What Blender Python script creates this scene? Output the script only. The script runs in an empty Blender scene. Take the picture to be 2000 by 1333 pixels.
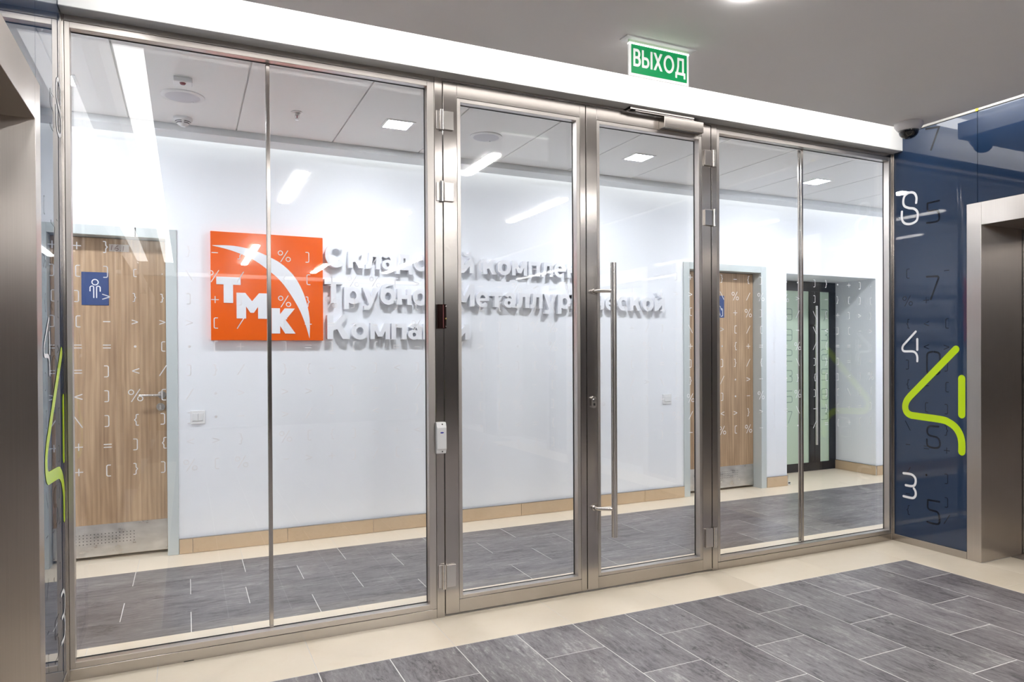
import bpy, bmesh, math, random
from mathutils import Vector, Matrix

random.seed(7)
S = bpy.context.scene
COL = S.collection

# ------------------------------------------------------------------ camera, world, exposure
cam = bpy.data.cameras.new('camera')
cam_o = bpy.data.objects.new('camera', cam)
COL.objects.link(cam_o)
S.camera = cam_o
CAM = Vector((0.0, -3.436, 1.327))
FPX, YAW, PITCH, ROLL = 1401.35, 0.44870, -0.00702, 0.00506
cam.sensor_fit = 'HORIZONTAL'
cam.sensor_width = 36.0
cam.lens = FPX / 2000 * 36.0
cam.shift_x = -38.63 / 2000
cam.shift_y = 33.39 / 2000
cam.clip_start = 0.02
_f = Vector((math.sin(YAW) * math.cos(PITCH), math.cos(YAW) * math.cos(PITCH), math.sin(PITCH)))
_x = Vector((math.cos(YAW), -math.sin(YAW), 0.0))
_d = _f.cross(_x)
_xr = math.cos(ROLL) * _x + math.sin(ROLL) * _d
_dr = -math.sin(ROLL) * _x + math.cos(ROLL) * _d
rot = Matrix((_xr, -_dr, -_f)).transposed()
cam_o.matrix_world = Matrix.Translation(CAM) @ rot.to_4x4()

world = bpy.data.worlds.new('world')
S.world = world
world.use_nodes = True
world.node_tree.nodes['Background'].inputs[0].default_value = (0.5, 0.5, 0.52, 1)
world.node_tree.nodes['Background'].inputs[1].default_value = 0.02

S.view_settings.view_transform = 'Standard'
S.view_settings.look = 'None'
S.view_settings.gamma = 1.0
S.view_settings.use_curve_mapping = False
S.view_settings.exposure = 0.0
S.cycles.max_bounces = 10
S.cycles.diffuse_bounces = 5
S.cycles.glossy_bounces = 5
S.cycles.transparent_max_bounces = 24
S.cycles.caustics_reflective = False
S.cycles.caustics_refractive = False
S.cycles.sample_clamp_indirect = 60.0

# light levels (emission strengths)
E_FRONT = 9.0     # light trough above the beam
E_SLOT = 8.5      # light troughs along the side walls
E_LINE = 65.0      # linear ceiling lights in the lobby
E_SQ = 284.0
E_COVE = 5.5
E_EXIT = 3.0

# main dimensions
XL, XR = -0.447, 4.466          # lobby side walls
ZS, ZST = 2.76, 2.867           # lobby ceiling slab underside / top
SX0, SX1, SY0, SY1 = -0.17, 4.22, -0.306, -10.3
PLEN = 3.12
YEND = -10.6
YB = 1.875                      # office back wall
ZO = 2.775                      # office ceiling
YG = 0.05                       # glass face behind frame face
BEAMZ = 2.708
OX0, OX1 = -3.2, 9.2

# ------------------------------------------------------------------ materials
def nodes(m):
    return m.node_tree.nodes, m.node_tree.links

def mat(name, col, rough=0.5, metal=0.0, spec=0.5, coat=0.0, ior=None):
    m = bpy.data.materials.new(name)
    m.use_nodes = True
    b = m.node_tree.nodes['Principled BSDF']
    b.inputs['Base Color'].default_value = (*col, 1)
    b.inputs['Roughness'].default_value = rough
    b.inputs['Metallic'].default_value = metal
    b.inputs['Specular IOR Level'].default_value = spec
    b.inputs['Coat Weight'].default_value = coat
    b.inputs['Coat Roughness'].default_value = 0.02
    if ior: b.inputs['IOR'].default_value = ior
    return m

def srgb(r, g, b):
    f = lambda c: (c / 255 / 12.92) if c / 255 <= 0.04045 else ((c / 255 + 0.055) / 1.055) ** 2.4
    return (f(r), f(g), f(b))

def emit(name, col, s):
    m = bpy.data.materials.new(name)
    m.use_nodes = True
    n, l = nodes(m)
    n.clear()
    o = n.new('ShaderNodeOutputMaterial'); e = n.new('ShaderNodeEmission')
    e.inputs[0].default_value = (*col, 1); e.inputs[1].default_value = s
    l.new(e.outputs[0], o.inputs[0])
    return m

def noise_tint(m, scale, amount, stretch=(1, 1, 1), rough_amt=0.0, bump=0.0, coords='Object', detail=4.0):
    """multiply base colour by a noise in [1-amount, 1+amount]"""
    n, l = nodes(m)
    b = n['Principled BSDF']
    tc = n.new('ShaderNodeTexCoord'); mp = n.new('ShaderNodeMapping')
    mp.inputs['Scale'].default_value = stretch
    nz = n.new('ShaderNodeTexNoise'); nz.inputs['Scale'].default_value = scale; nz.inputs['Detail'].default_value = detail
    l.new(tc.outputs[coords], mp.inputs[0]); l.new(mp.outputs[0], nz.inputs['Vector'])
    mr = n.new('ShaderNodeMapRange')
    mr.inputs[1].default_value = 0.3; mr.inputs[2].default_value = 0.7
    mr.inputs[3].default_value = 1 - amount; mr.inputs[4].default_value = 1 + amount
    l.new(nz.outputs[0], mr.inputs[0])
    mx = n.new('ShaderNodeMix'); mx.data_type = 'RGBA'; mx.blend_type = 'MULTIPLY'
    mx.inputs[0].default_value = 1.0
    mx.inputs[6].default_value = b.inputs['Base Color'].default_value
    cb = n.new('ShaderNodeCombineColor')
    for i in range(3): l.new(mr.outputs[0], cb.inputs[i])
    l.new(cb.outputs[0], mx.inputs[7]); l.new(mx.outputs[2], b.inputs['Base Color'])
    if rough_amt:
        r0 = b.inputs['Roughness'].default_value
        m2 = n.new('ShaderNodeMapRange'); m2.inputs[1].default_value = 0.3; m2.inputs[2].default_value = 0.7
        m2.inputs[3].default_value = max(0, r0 - rough_amt); m2.inputs[4].default_value = r0 + rough_amt
        l.new(nz.outputs[0], m2.inputs[0]); l.new(m2.outputs[0], b.inputs['Roughness'])
    if bump:
        bp = n.new('ShaderNodeBump'); bp.inputs['Strength'].default_value = bump; bp.inputs['Distance'].default_value = 0.001
        l.new(nz.outputs[0], bp.inputs['Height']); l.new(bp.outputs[0], b.inputs['Normal'])
    return m

def glass_mat(name, tint):
    m = bpy.data.materials.new(name)
    m.use_nodes = True
    n, l = nodes(m); n.clear()
    out = n.new('ShaderNodeOutputMaterial')
    geo = n.new('ShaderNodeNewGeometry')
    dot = n.new('ShaderNodeVectorMath'); dot.operation = 'DOT_PRODUCT'
    l.new(geo.outputs['Incoming'], dot.inputs[0]); l.new(geo.outputs['Normal'], dot.inputs[1])
    a = n.new('ShaderNodeMath'); a.operation = 'ABSOLUTE'; l.new(dot.outputs['Value'], a.inputs[0])
    s1 = n.new('ShaderNodeMath'); s1.operation = 'SUBTRACT'; s1.inputs[0].default_value = 1.0; l.new(a.outputs[0], s1.inputs[1])
    p = n.new('ShaderNodeMath'); p.operation = 'POWER'; p.inputs[1].default_value = 5.0; l.new(s1.outputs[0], p.inputs[0])
    f = n.new('ShaderNodeMath'); f.operation = 'MULTIPLY_ADD'; f.inputs[1].default_value = 0.955; f.inputs[2].default_value = 0.045
    l.new(p.outputs[0], f.inputs[0])
    t = n.new('ShaderNodeBsdfTransparent'); t.inputs[0].default_value = (*tint, 1)
    g = n.new('ShaderNodeBsdfGlossy'); g.inputs['Roughness'].default_value = 0.0; g.inputs[0].default_value = (1, 1, 1, 1)
    mx = n.new('ShaderNodeMixShader')
    l.new(f.outputs[0], mx.inputs[0]); l.new(t.outputs[0], mx.inputs[1]); l.new(g.outputs[0], mx.inputs[2])
    l.new(mx.outputs[0], out.inputs[0])
    return m

def steel(name, col, rough, stretch, grain=0.0):
    m = mat(name, col, rough, 1.0)
    if grain:                      # vertical brushing spreads reflections sideways
        n, l = nodes(m); b = n['Principled BSDF']
        b.inputs['Anisotropic'].default_value = grain
        g = n.new('ShaderNodeNewGeometry'); c = n.new('ShaderNodeVectorMath'); c.operation = 'CROSS_PRODUCT'
        c.inputs[1].default_value = (0.001, 0.0, 1.0)
        l.new(g.outputs['Normal'], c.inputs[0]); l.new(c.outputs[0], b.inputs['Tangent'])
    noise_tint(m, 6.0, 0.03, stretch, rough_amt=0.012, bump=0.0, detail=5)
    return m

M = {}
M['white_wall'] = noise_tint(mat('white_wall', (0.88, 0.90, 0.94), 0.55), 3, 0.01)
M['upper_grey'] = mat('upper_wall_paint', (0.40, 0.395, 0.385), 0.6)
M['white_beam'] = mat('white_beam', (0.88, 0.88, 0.87), 0.5)
M['ceil_lobby'] = noise_tint(mat('ceiling_paint', (0.94, 0.915, 0.905), 0.7), 2, 0.01)
M['ceil_office'] = mat('ceiling_panel_white', (0.84, 0.835, 0.82), 0.45)
M['bulkhead'] = mat('bulkhead_white', (0.78, 0.80, 0.81), 0.6)
M['steel_v'] = steel('brushed_steel_vertical', (0.47, 0.438, 0.412), 0.25, (60, 60, 0.5), 0.9)
M['steel_h'] = steel('brushed_steel_horizontal', (0.47, 0.438, 0.412), 0.20, (0.5, 60, 60))
M['steel_bead_v'] = steel('brushed_bead_vertical', (0.55, 0.515, 0.485), 0.36, (60, 60, 0.5))
M['steel_bead_h'] = steel('brushed_bead_horizontal', (0.55, 0.515, 0.485), 0.36, (0.5, 60, 60))
M['steel_sat'] = steel('satin_steel', (0.66, 0.63, 0.60), 0.25, (3, 3, 3))
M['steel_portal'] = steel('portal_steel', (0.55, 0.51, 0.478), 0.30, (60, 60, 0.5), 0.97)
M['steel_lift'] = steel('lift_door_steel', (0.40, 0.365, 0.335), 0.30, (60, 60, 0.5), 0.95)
M['steel_kick'] = noise_tint(mat('scuffed_steel', (0.62, 0.60, 0.57), 0.32, 1.0), 9, 0.16, (1, 1, 2), rough_amt=0.08)
M['chrome'] = mat('polished_chrome', (0.75, 0.73, 0.71), 0.1, 1.0)
M['seam_dark'] = mat('dark_gap', (0.02, 0.02, 0.02), 0.7)
M['gasket'] = mat('black_gasket', (0.025, 0.025, 0.027), 0.5)
M['navy'] = mat('navy_back_painted_glass', (0.017, 0.037, 0.084), 0.015, 0, 0.5, ior=1.62)
M['print_white'] = mat('white_print', (0.85, 0.85, 0.87), 0.4)
def film():
    m = bpy.data.materials.new('white_film'); m.use_nodes = True
    n, l = nodes(m); n.clear()
    o = n.new('ShaderNodeOutputMaterial'); d = n.new('ShaderNodeBsdfDiffuse'); t = n.new('ShaderNodeBsdfTranslucent'); x = n.new('ShaderNodeMixShader')
    d.inputs[0].default_value = (0.92, 0.92, 0.93, 1); t.inputs[0].default_value = (0.80, 0.80, 0.81, 1); x.inputs[0].default_value = 0.5
    l.new(d.outputs[0], x.inputs[1]); l.new(t.outputs[0], x.inputs[2]); l.new(x.outputs[0], o.inputs[0])
    return m
M['print_white_glass'] = film()
M['print_green'] = mat('lime_print', (0.55, 0.78, 0.0), 0.25)
M['print_dark'] = mat('dark_navy_print', (0.003, 0.007, 0.018), 0.015, 0, 0.5, ior=1.5)
M['glass'] = glass_mat('clear_glass', (0.983, 0.990, 0.989))
M['orange'] = mat('orange_acrylic', srgb(240, 98, 8), 0.15, 0, 0.5)
M['letter_white'] = mat('letter_white', (0.84, 0.85, 0.885), 0.35)
M['green_sign'] = emit('x', (0, 0, 0), 0)
M['beige'] = None
M['frame_grey'] = mat('grey_painted_metal', srgb(196, 203, 203), 0.4)
M['plastic_white'] = mat('white_plastic', (0.82, 0.82, 0.82), 0.35)
M['plastic_grey'] = mat('grille_grey', (0.62, 0.62, 0.66), 0.5)
M['plastic_dark'] = mat('dark_plastic', (0.012, 0.012, 0.013), 0.25)
M['cam_body'] = mat('camera_body', (0.66, 0.64, 0.65), 0.35)
M['cam_dome'] = mat('camera_dome', (0.008, 0.008, 0.01), 0.04, 0, 0.7)
M['red'] = mat('red_lens', (0.25, 0.02, 0.04), 0.2)
M['black_alu'] = mat('black_aluminium', (0.012, 0.012, 0.015), 0.25)
M['frost'] = mat('frosted_green_glass', srgb(190, 208, 186), 0.3)
M['frost_print'] = mat('grey_digits', srgb(140, 160, 145), 0.3)
M['reader'] = mat('dark_red_brown_metal', (0.035, 0.014, 0.012), 0.18, 0.6)
M['reader_line'] = mat('red_stripe', (0.25, 0.07, 0.07), 0.3)
M['brass'] = mat('brass', (0.75, 0.58, 0.18), 0.25, 1.0)
M['blue_mark'] = mat('blue_mark', (0.02, 0.03, 0.35), 0.4)
M['sign_blue'] = mat('sign_blue', srgb(38, 66, 120), 0.3)
M['paper'] = mat('paper_label', (0.62, 0.55, 0.50), 0.7)
M['ink'] = mat('brown_ink', (0.12, 0.03, 0.02), 0.7)
M['yellow'] = mat('yellow_tape', (0.85, 0.68, 0.02), 0.5)
M['far_wall'] = mat('dark_end_wall', (0.05, 0.046, 0.044), 0.5)
M['grout'] = mat('pale_grout', (0.74, 0.72, 0.70), 0.8)
M['floor_plain'] = mat('floor_plain_grey', (0.24, 0.225, 0.225), 0.35)
M['e_slot'] = emit('slot_light', (1.0, 0.985, 0.96), E_SLOT)
M['e_slot_front'] = emit('slot_light_front', (1.0, 0.985, 0.96), E_FRONT)
M['e_line'] = emit('linear_light', (1.0, 0.985, 0.96), E_LINE)
M['e_sq'] = emit('square_light', (0.93, 0.95, 1.0), E_SQ)
M['e_cove'] = emit('cove_light', (1.0, 1.0, 0.97), E_COVE)
M['e_exit'] = emit('exit_light', (1.0, 1.0, 0.95), E_EXIT)

def green_mat():
    m = mat('exit_green', (0.0, 0.32, 0.10), 0.35)
    b = m.node_tree.nodes['Principled BSDF']
    b.inputs['Emission Color'].default_value = (0.0, 0.30, 0.085, 1)
    b.inputs['Emission Strength'].default_value = 0.42
    return m
M['green_sign'] = green_mat()
def exit_white():
    m = mat('exit_white', (0.85, 0.85, 0.83), 0.4)
    b = m.node_tree.nodes['Principled BSDF']
    b.inputs['Emission Color'].default_value = (1, 0.97, 0.95, 1)
    b.inputs['Emission Strength'].default_value = 0.45
    return m
M['exit_white'] = exit_white()
M['exit_clear'] = mat('pale_green_acrylic', (0.62, 0.78, 0.58), 0.2)

def tile_mat(name, c0, c1, c2, axis, rough, streak, vary=0.10, gloss=0.06, spots=False):
    """stone tile: layered streaks along one axis, random shade per tile"""
    m = mat(name, c1, rough)
    n, l = nodes(m); b = n['Principled BSDF']
    tc = n.new('ShaderNodeTexCoord'); oi = n.new('ShaderNodeObjectInfo')
    add = n.new('ShaderNodeVectorMath'); add.operation = 'MULTIPLY_ADD'
    cmb = n.new('ShaderNodeCombineXYZ')
    for k in range(3): l.new(oi.outputs['Random'], cmb.inputs[k])
    l.new(cmb.outputs[0], add.inputs[0]); add.inputs[1].default_value = (31, 57, 13); l.new(tc.outputs['Object'], add.inputs[2])
    def layer(scale, st, detail, ro, dist):
        mp = n.new('ShaderNodeMapping')
        mp.inputs['Scale'].default_value = (st, 1, 1) if axis == 'y' else (1, st, 1)
        l.new(add.outputs[0], mp.inputs[0])
        z = n.new('ShaderNodeTexNoise'); z.inputs['Scale'].default_value = scale; z.inputs['Detail'].default_value = detail
        z.inputs['Roughness'].default_value = ro; z.inputs['Distortion'].default_value = dist
        l.new(mp.outputs[0], z.inputs['Vector'])
        return z.outputs[0]
    def mad(v, k, extra=None):
        q = n.new('ShaderNodeMath'); q.operation = 'MULTIPLY_ADD'; q.inputs[1].default_value = k
        l.new(v, q.inputs[0])
        if extra is None: q.inputs[2].default_value = 0.0
        else: l.new(extra, q.inputs[2])
        return q.outputs[0]
    v = mad(layer(2.0, streak * 0.45, 6, 0.6, 0.3), 0.30)
    v = mad(layer(6.0, streak, 12, 0.72, 0.9), 0.42, v)
    v = mad(layer(26.0, streak * 0.8, 8, 0.75, 0.4), 0.28, v)
    if spots:
        def sm(v, a, b_):
            q = n.new('ShaderNodeMapRange'); q.interpolation_type = 'SMOOTHSTEP'; q.inputs[1].default_value = a; q.inputs[2].default_value = b_
            l.new(v, q.inputs[0]); return q.outputs[0]
        def mul(a, b_):
            q = n.new('ShaderNodeMath'); q.operation = 'MULTIPLY'; l.new(a, q.inputs[0]); l.new(b_, q.inputs[1]); return q.outputs[0]
        band = sm(layer(4.5, streak * 0.30, 3, 0.5, 0.2), 0.56, 0.70)
        spot = sm(layer(30.0, 2.0, 6, 0.7, 0.6), 0.46, 0.60)
        v = mad(mul(band, spot), -0.10, v)
        band2 = sm(layer(3.7, streak * 0.33, 3, 0.5, 0.7), 0.55, 0.72)
        spot2 = sm(layer(22.0, 2.4, 6, 0.7, 1.0), 0.46, 0.62)
        v = mad(mul(band2, spot2), 0.075, v)
    rp = n.new('ShaderNodeValToRGB')
    e = rp.color_ramp.elements
    e[0].position = 0.40; e[0].color = (*c0, 1)
    e[1].position = 0.62; e[1].color = (*c2, 1)
    x = e.new(0.475); x.color = (*c1, 1)
    x = e.new(0.545); x.color = (*[(p * 0.72 + q * 0.28) for p, q in zip(c1, c2)], 1)
    l.new(v, rp.inputs[0])
    sh = n.new('ShaderNodeMapRange'); sh.inputs[3].default_value = 1 - vary; sh.inputs[4].default_value = 1 + vary
    l.new(oi.outputs['Random'], sh.inputs[0])
    mx = n.new('ShaderNodeVectorMath'); mx.operation = 'SCALE'
    l.new(rp.outputs[0], mx.inputs[0]); l.new(sh.outputs[0], mx.inputs['Scale'])
    l.new(mx.outputs[0], b.inputs['Base Color'])
    if gloss:
        mr = n.new('ShaderNodeMapRange'); mr.inputs[1].default_value = 0.35; mr.inputs[2].default_value = 0.65
        mr.inputs[3].default_value = rough + gloss; mr.inputs[4].default_value = rough - gloss
        l.new(v, mr.inputs[0]); l.new(mr.outputs[0], b.inputs['Roughness'])
    return m
M['grey_y'] = tile_mat('grey_stone_tile_lobby', (0.062, 0.053, 0.058), (0.170, 0.153, 0.160), (0.42, 0.40, 0.39), 'y', 0.42, 5.0, spots=True)
M['grey_x'] = tile_mat('grey_stone_tile_office', (0.050, 0.043, 0.047), (0.132, 0.119, 0.125), (0.34, 0.32, 0.31), 'x', 0.33, 6.0, spots=True)
M['beige'] = tile_mat('beige_tile', (0.75, 0.64, 0.49), (0.77, 0.665, 0.52), (0.79, 0.69, 0.55), 'x', 0.33, 1.2, 0.02, 0)
M['base_tile'] = tile_mat('base_tile_tan', (0.55, 0.40, 0.25), (0.59, 0.44, 0.285), (0.63, 0.48, 0.32), 'x', 0.35, 1.2, 0.03, 0)

def oak():
    m = mat('oak_veneer', (0.5, 0.35, 0.2), 0.42)
    n, l = nodes(m); b = n['Principled BSDF']
    tc = n.new('ShaderNodeTexCoord')
    mp = n.new('ShaderNodeMapping'); mp.inputs['Scale'].default_value = (9, 9, 0.9)
    l.new(tc.outputs['Object'], mp.inputs[0])
    n1 = n.new('ShaderNodeTexNoise'); n1.inputs['Scale'].default_value = 1.6; n1.inputs['Detail'].default_value = 3; n1.inputs['Distortion'].default_value = 0.8
    l.new(mp.outputs[0], n1.inputs['Vector'])
    mp2 = n.new('ShaderNodeMapping'); mp2.inputs['Scale'].default_value = (110, 110, 2.2)
    l.new(tc.outputs['Object'], mp2.inputs[0])
    n2 = n.new('ShaderNodeTexNoise'); n2.inputs['Scale'].default_value = 1.5; n2.inputs['Detail'].default_value = 3
    l.new(mp2.outputs[0], n2.inputs['Vector'])
    wv = n.new('ShaderNodeTexWave'); wv.bands_direction = 'X'; wv.inputs['Scale'].default_value = 2.2; wv.inputs['Distortion'].default_value = 9; wv.inputs['Detail'].default_value = 3; wv.inputs['Detail Scale'].default_value = 0.7
    mp3 = n.new('ShaderNodeMapping'); mp3.inputs['Scale'].default_value = (5, 5, 0.45); l.new(tc.outputs['Object'], mp3.inputs[0]); l.new(mp3.outputs[0], wv.inputs['Vector'])
    a = n.new('ShaderNodeMath'); a.operation = 'MULTIPLY'; a.inputs[1].default_value = 0.54; l.new(n1.outputs[0], a.inputs[0])
    bb = n.new('ShaderNodeMath'); bb.operation = 'MULTIPLY_ADD'; bb.inputs[1].default_value = 0.34; l.new(n2.outputs[0], bb.inputs[0]); l.new(a.outputs[0], bb.inputs[2])
    c = n.new('ShaderNodeMath'); c.operation = 'MULTIPLY_ADD'; c.inputs[1].default_value = 0.12; l.new(wv.outputs[1], c.inputs[0]); l.new(bb.outputs[0], c.inputs[2])
    rp = n.new('ShaderNodeValToRGB'); e = rp.color_ramp.elements
    e[0].position = 0.28; e[0].color = (*srgb(140, 110, 82), 1)
    e[1].position = 0.72; e[1].color = (*srgb(200, 170, 136), 1)
    l.new(c.outputs[0], rp.inputs[0]); l.new(rp.outputs[0], b.inputs['Base Color'])
    return m
M['oak'] = oak()

# ------------------------------------------------------------------ mesh helpers
class MB:
    def __init__(self): self.bm = bmesh.new(); self.n = 0
    def box(self, x0, x1, y0, y1, z0, z1, bev=0.0, seg=1):
        x0, x1 = min(x0, x1), max(x0, x1); y0, y1 = min(y0, y1), max(y0, y1); z0, z1 = min(z0, z1), max(z0, z1)
        v = [self.bm.verts.new((x, y, z)) for x in (x0, x1) for y in (y0, y1) for z in (z0, z1)]
        fs = [(0, 1, 3, 2), (4, 6, 7, 5), (0, 4, 5, 1), (2, 3, 7, 6), (0, 2, 6, 4), (1, 5, 7, 3)]
        f = [self.bm.faces.new([v[i] for i in q]) for q in fs]
        if bev:
            ed = list({e for q in f for e in q.edges})
            bmesh.ops.bevel(self.bm, geom=ed, offset=bev, segments=seg, affect='EDGES', profile=0.5)
        return self
    def prism(self, pts, fn, d0, d1):
        """polygon pts (u,v) extruded between depths d0 and d1; fn(u,v,d) -> xyz"""
        a = [self.bm.verts.new(fn(u, v, d0)) for u, v in pts]
        b = [self.bm.verts.new(fn(u, v, d1)) for u, v in pts]
        self.bm.faces.new(a); self.bm.faces.new(b[::-1])
        n = len(pts)
        for i in range(n):
            self.bm.faces.new((a[i], b[i], b[(i + 1) % n], a[(i + 1) % n]))
        return self
    def lathe(self, prof, c, n=32, axis='z'):
        rings = []
        for r, h in prof:
            ring = []
            for k in range(n if r > 1e-6 else 1):
                t = 2 * math.pi * k / n
                p = (r * math.cos(t), r * math.sin(t), h)
                if axis == 'y': p = (p[0], p[2], p[1])
                if axis == 'x': p = (p[2], p[0], p[1])
                ring.append(self.bm.verts.new((c[0] + p[0], c[1] + p[1], c[2] + p[2])))
            rings.append(ring)
        for a, b in zip(rings, rings[1:]):
            if len(a) == 1 and len(b) == 1: continue
            for k in range(n):
                k2 = (k + 1) % n
                if len(a) == 1: self.bm.faces.new((a[0], b[k], b[k2]))
                elif len(b) == 1: self.bm.faces.new((a[k], b[0], a[k2]))
                else: self.bm.faces.new((a[k], b[k], b[k2], a[k2]))
        return self
    def tube(self, pts, r, n=14, cap=True):
        pts = [Vector(p) for p in pts]
        rings = []
        for i, p in enumerate(pts):
            t = (pts[min(i + 1, len(pts) - 1)] - pts[max(i - 1, 0)]).normalized()
            u = t.orthogonal().normalized() if i == 0 else (u - t * u.dot(t)).normalized()
            w = t.cross(u)
            rings.append([self.bm.verts.new(p + r * (math.cos(2 * math.pi * k / n) * u + math.sin(2 * math.pi * k / n) * w)) for k in range(n)])
        for a, b in zip(rings, rings[1:]):
            for k in range(n):
                self.bm.faces.new((a[k], a[(k + 1) % n], b[(k + 1) % n], b[k]))
        if cap:
            self.bm.faces.new(rings[0][::-1]); self.bm.faces.new(rings[-1])
        return self
    def stroke(self, pts, w, fn, caps=True, closed=False):
        """flat ribbon of width w along 2D polyline"""
        P = [Vector((p[0], p[1])) for p in pts]
        # each stroke lies a hair off the last one, so that crossings do not coincide
        self.n += 1
        k_ = 4e-5 * (self.n % 5); fn0 = fn
        fn = lambda u, v: tuple(c + k_ * (-1 if i == 1 else 1) for i, c in enumerate(fn0(u, v)))
        n = len(P)
        L, R = [], []
        for i in range(n):
            a = P[i - 1] if (i > 0 or closed) else None
            b = P[(i + 1) % n] if (i < n - 1 or closed) else None
            d1 = (P[i] - a).normalized() if a is not None else None
            d2 = (b - P[i]).normalized() if b is not None else None
            if d1 is None: d1 = d2
            if d2 is None: d2 = d1
            t = d1 + d2
            t = t.normalized() if t.length > 1e-6 else d1
            nn = Vector((-t.y, t.x))
            k = nn.dot(Vector((-d1.y, d1.x)))
            k = max(k, 0.45)
            L.append(P[i] + nn * (w / 2 / k)); R.append(P[i] - nn * (w / 2 / k))
        vl = [self.bm.verts.new(fn(p.x, p.y)) for p in L]; vr = [self.bm.verts.new(fn(p.x, p.y)) for p in R]
        for i in range(n if closed else n - 1):
            j = (i + 1) % n
            self.bm.faces.new((vl[i], vr[i], vr[j], vl[j]))
        if caps and not closed:
            for i, j, va, vb in ((0, 1, vr[0], vl[0]), (n - 1, n - 2, vl[-1], vr[-1])):
                d = (P[i] - P[j]).normalized()
                a0 = math.atan2(d.y, d.x)
                arc = []
                for k in range(1, 6):
                    t = a0 + math.pi / 2 - math.pi * k / 6
                    arc.append(self.bm.verts.new(fn(P[i].x + w / 2 * math.cos(t), P[i].y + w / 2 * math.sin(t))))
                # order from left (a0+90) to right (a0-90)
                left, right = (vb, va) if i == 0 else (va, vb)
                if i == 0:
                    left, right = vr[0], vl[0]
                else:
                    left, right = vl[-1], vr[-1]
                self.bm.faces.new([left] + arc + [right])
        return self
    def disc(self, c, r, fn, n=12):
        self.bm.faces.new([self.bm.verts.new(fn(c[0] + r * math.cos(2 * math.pi * k / n), c[1] + r * math.sin(2 * math.pi * k / n))) for k in range(n)])
        return self
    def mesh(self, name, smooth=False, recalc=True):
        if recalc: bmesh.ops.recalc_face_normals(self.bm, faces=self.bm.faces)
        me = bpy.data.meshes.new(name)
        self.bm.to_mesh(me); self.bm.free()
        if smooth:
            for p in me.polygons: p.use_smooth = True
            try: me.set_sharp_from_angle(angle=math.radians(smooth if smooth is not True else 40))
            except Exception: pass
        return me
    def build(self, name, m, parent=None, smooth=False, origin=None, recalc=True):
        """origin in world space: the object's origin is placed there (None: parent's origin)"""
        me = self.mesh(name, smooth, recalc)
        o = bpy.data.objects.new(name, me)
        COL.objects.link(o)
        if m is not None: me.materials.append(M[m] if isinstance(m, str) else m)
        base = world_loc(parent) if parent else Vector((0, 0, 0))
        org = Vector(origin) if origin is not None else (base if parent else Vector((0, 0, 0)))
        me.transform(Matrix.Translation(-org))
        o.parent = parent
        o.location = org - base
        return o

def world_loc(o):
    v = Vector((0, 0, 0))
    while o is not None:
        v += o.location; o = o.parent
    return v

def tag(o, label=None, cat=None, group=None, kind=None):
    if label: o['label'] = label
    if cat: o['category'] = cat
    if group: o['group'] = group
    if kind: o['kind'] = kind
    return o

def empty(name, loc, label=None, cat=None, group=None, kind=None):
    o = bpy.data.objects.new(name, None)
    COL.objects.link(o); o.location = loc
    o.empty_display_size = 0.05
    return tag(o, label, cat, group, kind)

def copy_tree(o, parent=None):
    c = o.copy(); COL.objects.link(c); c.parent = parent
    for ch in list(o.children): copy_tree(ch, c)
    return c

def rounded(pts, r, n=6, closed=False):
    P = [Vector((p[0], p[1])) for p in pts]
    out = []
    m = len(P)
    for i in range(m):
        if not closed and i in (0, m - 1): out.append(tuple(P[i])); continue
        a, b, c = P[i - 1], P[i], P[(i + 1) % m]
        d1 = (a - b); d2 = (c - b)
        rr = min(r, d1.length * 0.49, d2.length * 0.49)
        p, q = b + d1.normalized() * rr, b + d2.normalized() * rr
        for k in range(n + 1):
            t = k / n
            v = (1 - t) ** 2 * p + 2 * t * (1 - t) * b + t * t * q
            out.append(tuple(v))
    return out

def smooth_path(pts, n=6):
    """Catmull-Rom through points"""
    P = [Vector((p[0], p[1])) for p in pts]
    out = []
    for i in range(len(P) - 1):
        p0 = P[max(i - 1, 0)]; p1 = P[i]; p2 = P[i + 1]; p3 = P[min(i + 2, len(P) - 1)]
        for k in range(n):
            t = k / n
            out.append(tuple(0.5 * ((2 * p1) + (-p0 + p2) * t + (2 * p0 - 5 * p1 + 4 * p2 - p3) * t * t + (-p0 + 3 * p1 - 3 * p2 + p3) * t ** 3)))
    out.append(tuple(P[-1]))
    return out


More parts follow.
